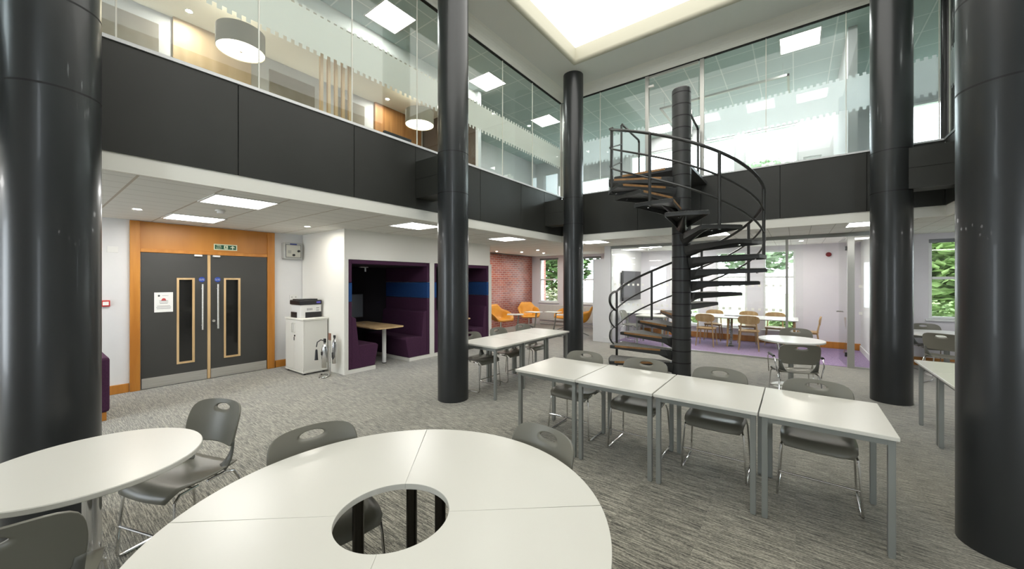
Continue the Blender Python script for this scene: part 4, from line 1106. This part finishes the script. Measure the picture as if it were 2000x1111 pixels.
t = thing('cafe_table', 'brown table top under the monitor, upstairs', 'table', (-6.1, 4.7, ZU))
B(-.3, .3, -.6, .9, .47, .50).build('tabletop', walnut_panel, t, bev=.004); MB().lathe([(.04, 0), (.04, .47)], 16).build('leg', black_plastic, t)
t = thing('cushion', 'pale cushion on its corner just left of the second column, upstairs', 'cushion', (-6.1, 5.2, ZU + .50))
MB().grid([[(.04 * math.cos(a / 6 * PI) * s_, (u) * .17 * 1.0 + 0 * a, .13 + .12 * s_ * math.sin(a / 6 * PI)) for a in range(12)] for u, s_ in ((-1, .1), (-.8, .6), (-.4, 1), (.0, 1.08), (.4, 1), (.8, .6), (1, .1))], closed=True).build('cushion_cover', mat('cushion_tan', (.55, .38, .2), .8), t, sub=1)
# dark meeting box and notice board north end of the west gallery
struct(B(-7.8, -5.9, 6.4, 6.46, ZU, ZA).build('wall_upper_dark', brown_m))
struct(B(-5.9, -5.82, 6.38, 6.48, ZU, ZA).build('trim_upper_post', win_white))
t = thing('desk_lamp_tray', 'white slotted light tray low in the dark room right of the second column, upstairs', 'light', (-5.3, 5.35, ZU + .42))
mm = MB().box(-.05, .05, -.35, .35, 0, .012)
mm.build('tray', white_plastic, t)
mm = MB()
for k in range(4): mm.box(-.035, .035, -.28 + k * .16, -.2 + k * .16, .012, .014)
mm.build('slots', black_plastic, t); MB().tube([(0, 0, 0), (0, 0, -.42)], .02, 10).build('stand', steel, t)
t = thing('notice_board', 'dark blue notice board with pinned sheets, upstairs', 'notice board', (XW + .012, 8.9, 4.3))
B(-.012, 0, -.3, .3, -.2, .2).build('wall_mount', white_plastic, t)
B(0, .03, -.85, .85, -.5, .5).build('board', mat('board_blue', (.02, .05, .09), .8), t)
for k, (y, z) in enumerate([(-.7, .2), (-.25, -.12), (.3, -.3), (-.75, -.25)]): B(.03, .033, y - .11, y + .11, z - .15, z + .15).build('pinned_sheet', sign_pale, t)
t = thing('book_row', 'short row of pale books on the ledge below the notice board, upstairs', 'books', (-4.75, 6.2, ZU + .0))
B(-.12, .12, -.5, .6, 0, .1).build('ledge', white_plastic, t)
for k in range(5): B(-.08, .08, -.2 + k * .045, -.165 + k * .045, .1, .3 + .02 * (k % 3)).build('book', paper, t)
# suspended frame and door lever in the north room upstairs
t = thing('hanging_frame', 'thin dark ceiling frame hanging in the bright room upstairs', 'ceiling frame', (-1.2, 9.3, 5.75))
B(-1.4, 1.1, -.02, .02, -.02, .02).box(-1.4, -1.36, -.02, 1.0, -.02, .02).box(1.06, 1.1, -.02, 1.0, -.02, .02).build('rail', alu, t)
for x in (-1.3, 1.0): MB().tube([(x, 0, 0), (x, 0, .25)], .004, 6).build('hanger', steel, t)

# ------------------------------------------------------------------ outside
struct(B(-40, 40, 12.2, 60, -.3, -.1).build('floor_outside', noisy(mat('lawn', (.15, .18, .08), .9), (.12, .16, .06), (.22, .24, .14), (.3, .3, .3))))
struct(B(-30, 30, 14.2, 17.0, -.1, -.08).build('floor_pavement', mat('paving', (.7, .7, .68), .9)))
def leaves(n, rx, ry, rz, size, seed):
    rd = random.Random(seed); mb = MB()
    for _ in range(n):
        while True:
            p = Vector((rd.uniform(-1, 1), rd.uniform(-1, 1), rd.uniform(-1, 1)))
            if .3 < p.length < 1: break
        c = Vector((p.x * rx, p.y * ry, p.z * rz))
        q = Matrix.Rotation(rd.uniform(0, 6.3), 3, 'Z') @ Matrix.Rotation(rd.uniform(-1.2, 1.2), 3, 'X')
        s_ = size * rd.uniform(.6, 1.4)
        vs = [c + q @ Vector(v) * s_ for v in ((-.5, 0, 0), (0, -.28, .06), (.5, 0, 0), (0, .28, .06))]
        mb.add([tuple(v) for v in vs], [(0, 1, 2, 3)])
    return mb
def tree(label, loc, rx, rz, m, seed, group='trees outside the windows', up=0.):
    t = thing('tree', label, 'tree', loc, 0, group)
    leaves(3200, rx, rx * .8, rz, .40, seed).build('crown', m, t, loc=(0, 0, rz * .95 + .5 + up))
    MB().tube([(0, 0, -.1), (.05, .02, rz * .8 + up)], [.12, .06], 8).build('trunk', bark, t)
for x, y, rx, rz, m, l in [(-10.6, 17.5, 2.2, 2.6, leaf_a, 'dense green tree seen through the left lounge window'),
                           (-6.3, 18.5, 2.0, 2.6, leaf_c, 'bluish green tree seen right of the third column'),
                           (-1.3, 19, 2.2, 2.4, leaf_p, 'pale tree behind the left meeting room window'),
                           (2.6, 21.5, 2.4, 2.6, leaf_p, 'pale tree behind the right meeting room window'),
                           (3.5, 15.6, 1.3, 1.7, leaf_b, 'light green tree in the right window'),
                           (8.2, 21.5, 2.2, 2.6, leaf_c, 'bluish tree further off in the right window')]:
    tree(l, (x, y, -.1), rx, rz, m, int(x * 10) + 300, up=1.6 if m is leaf_p else 0)
def bush(label, loc, rx, rz, m, seed, n=900):
    t = thing('bush', label, 'bush', loc, 0, 'bushes outside the windows')
    leaves(n, rx, .5, rz, .17, seed).build('foliage', m, t, loc=(0, 0, rz))
    MB().tube([(0, 0, 0), (0, 0, rz)], .03, 6).build('stem', bark, t)
for x, y, rx, rz, m, l in [(-8.75, 14.4, .8, .7, flower_m, 'pale flowering bush below the left lounge window view'),
                           (-2.6, 13.2, .6, .35, leaf_b, 'low green bush outside the left meeting room window'),
                           (-.1, 13.2, .6, .35, leaf_b, 'low green bush outside the right meeting room window'),
                           (2.75, 12.6, .95, .65, leaf_b, 'light hedge bush along the sill of the right window')]:
    bush(l, (x, y, -.1), rx, rz, m, int(x * 7) + 200)
struct(B(-9.0, -8.14, 12.12, 13.0, -.1, 4).build('wall_outside_brick', brick))

# ------------------------------------------------------------------ world, camera
w = bpy.data.worlds.new('World'); S.world = w; w.use_nodes = True
nt = w.node_tree; bg = nt.nodes['Background']; bg.inputs[0].default_value = (.86, .94, 1, 1); bg.inputs[1].default_value = 10.0
cam = bpy.data.cameras.new('Camera'); co = bpy.data.objects.new('Camera', cam); COL.objects.link(co)
co.location = (0, 0, 1.64); co.rotation_euler = (PI / 2, 0, R(37.2))
cam.sensor_width = 36; cam.lens = 730 / 2000 * 36; cam.shift_y = -8.5 / 2000; cam.clip_start = .05; cam.clip_end = 200
S.camera = co
S.view_settings.view_transform = 'Standard'; S.view_settings.look = 'None'; S.view_settings.gamma = 1
S.view_settings.exposure = 0.0; S.view_settings.use_curve_mapping = False
try:
    S.cycles.max_bounces = 8; S.cycles.transparent_max_bounces = 16; S.cycles.sample_clamp_indirect = 6; S.cycles.use_denoising = True
except Exception: pass
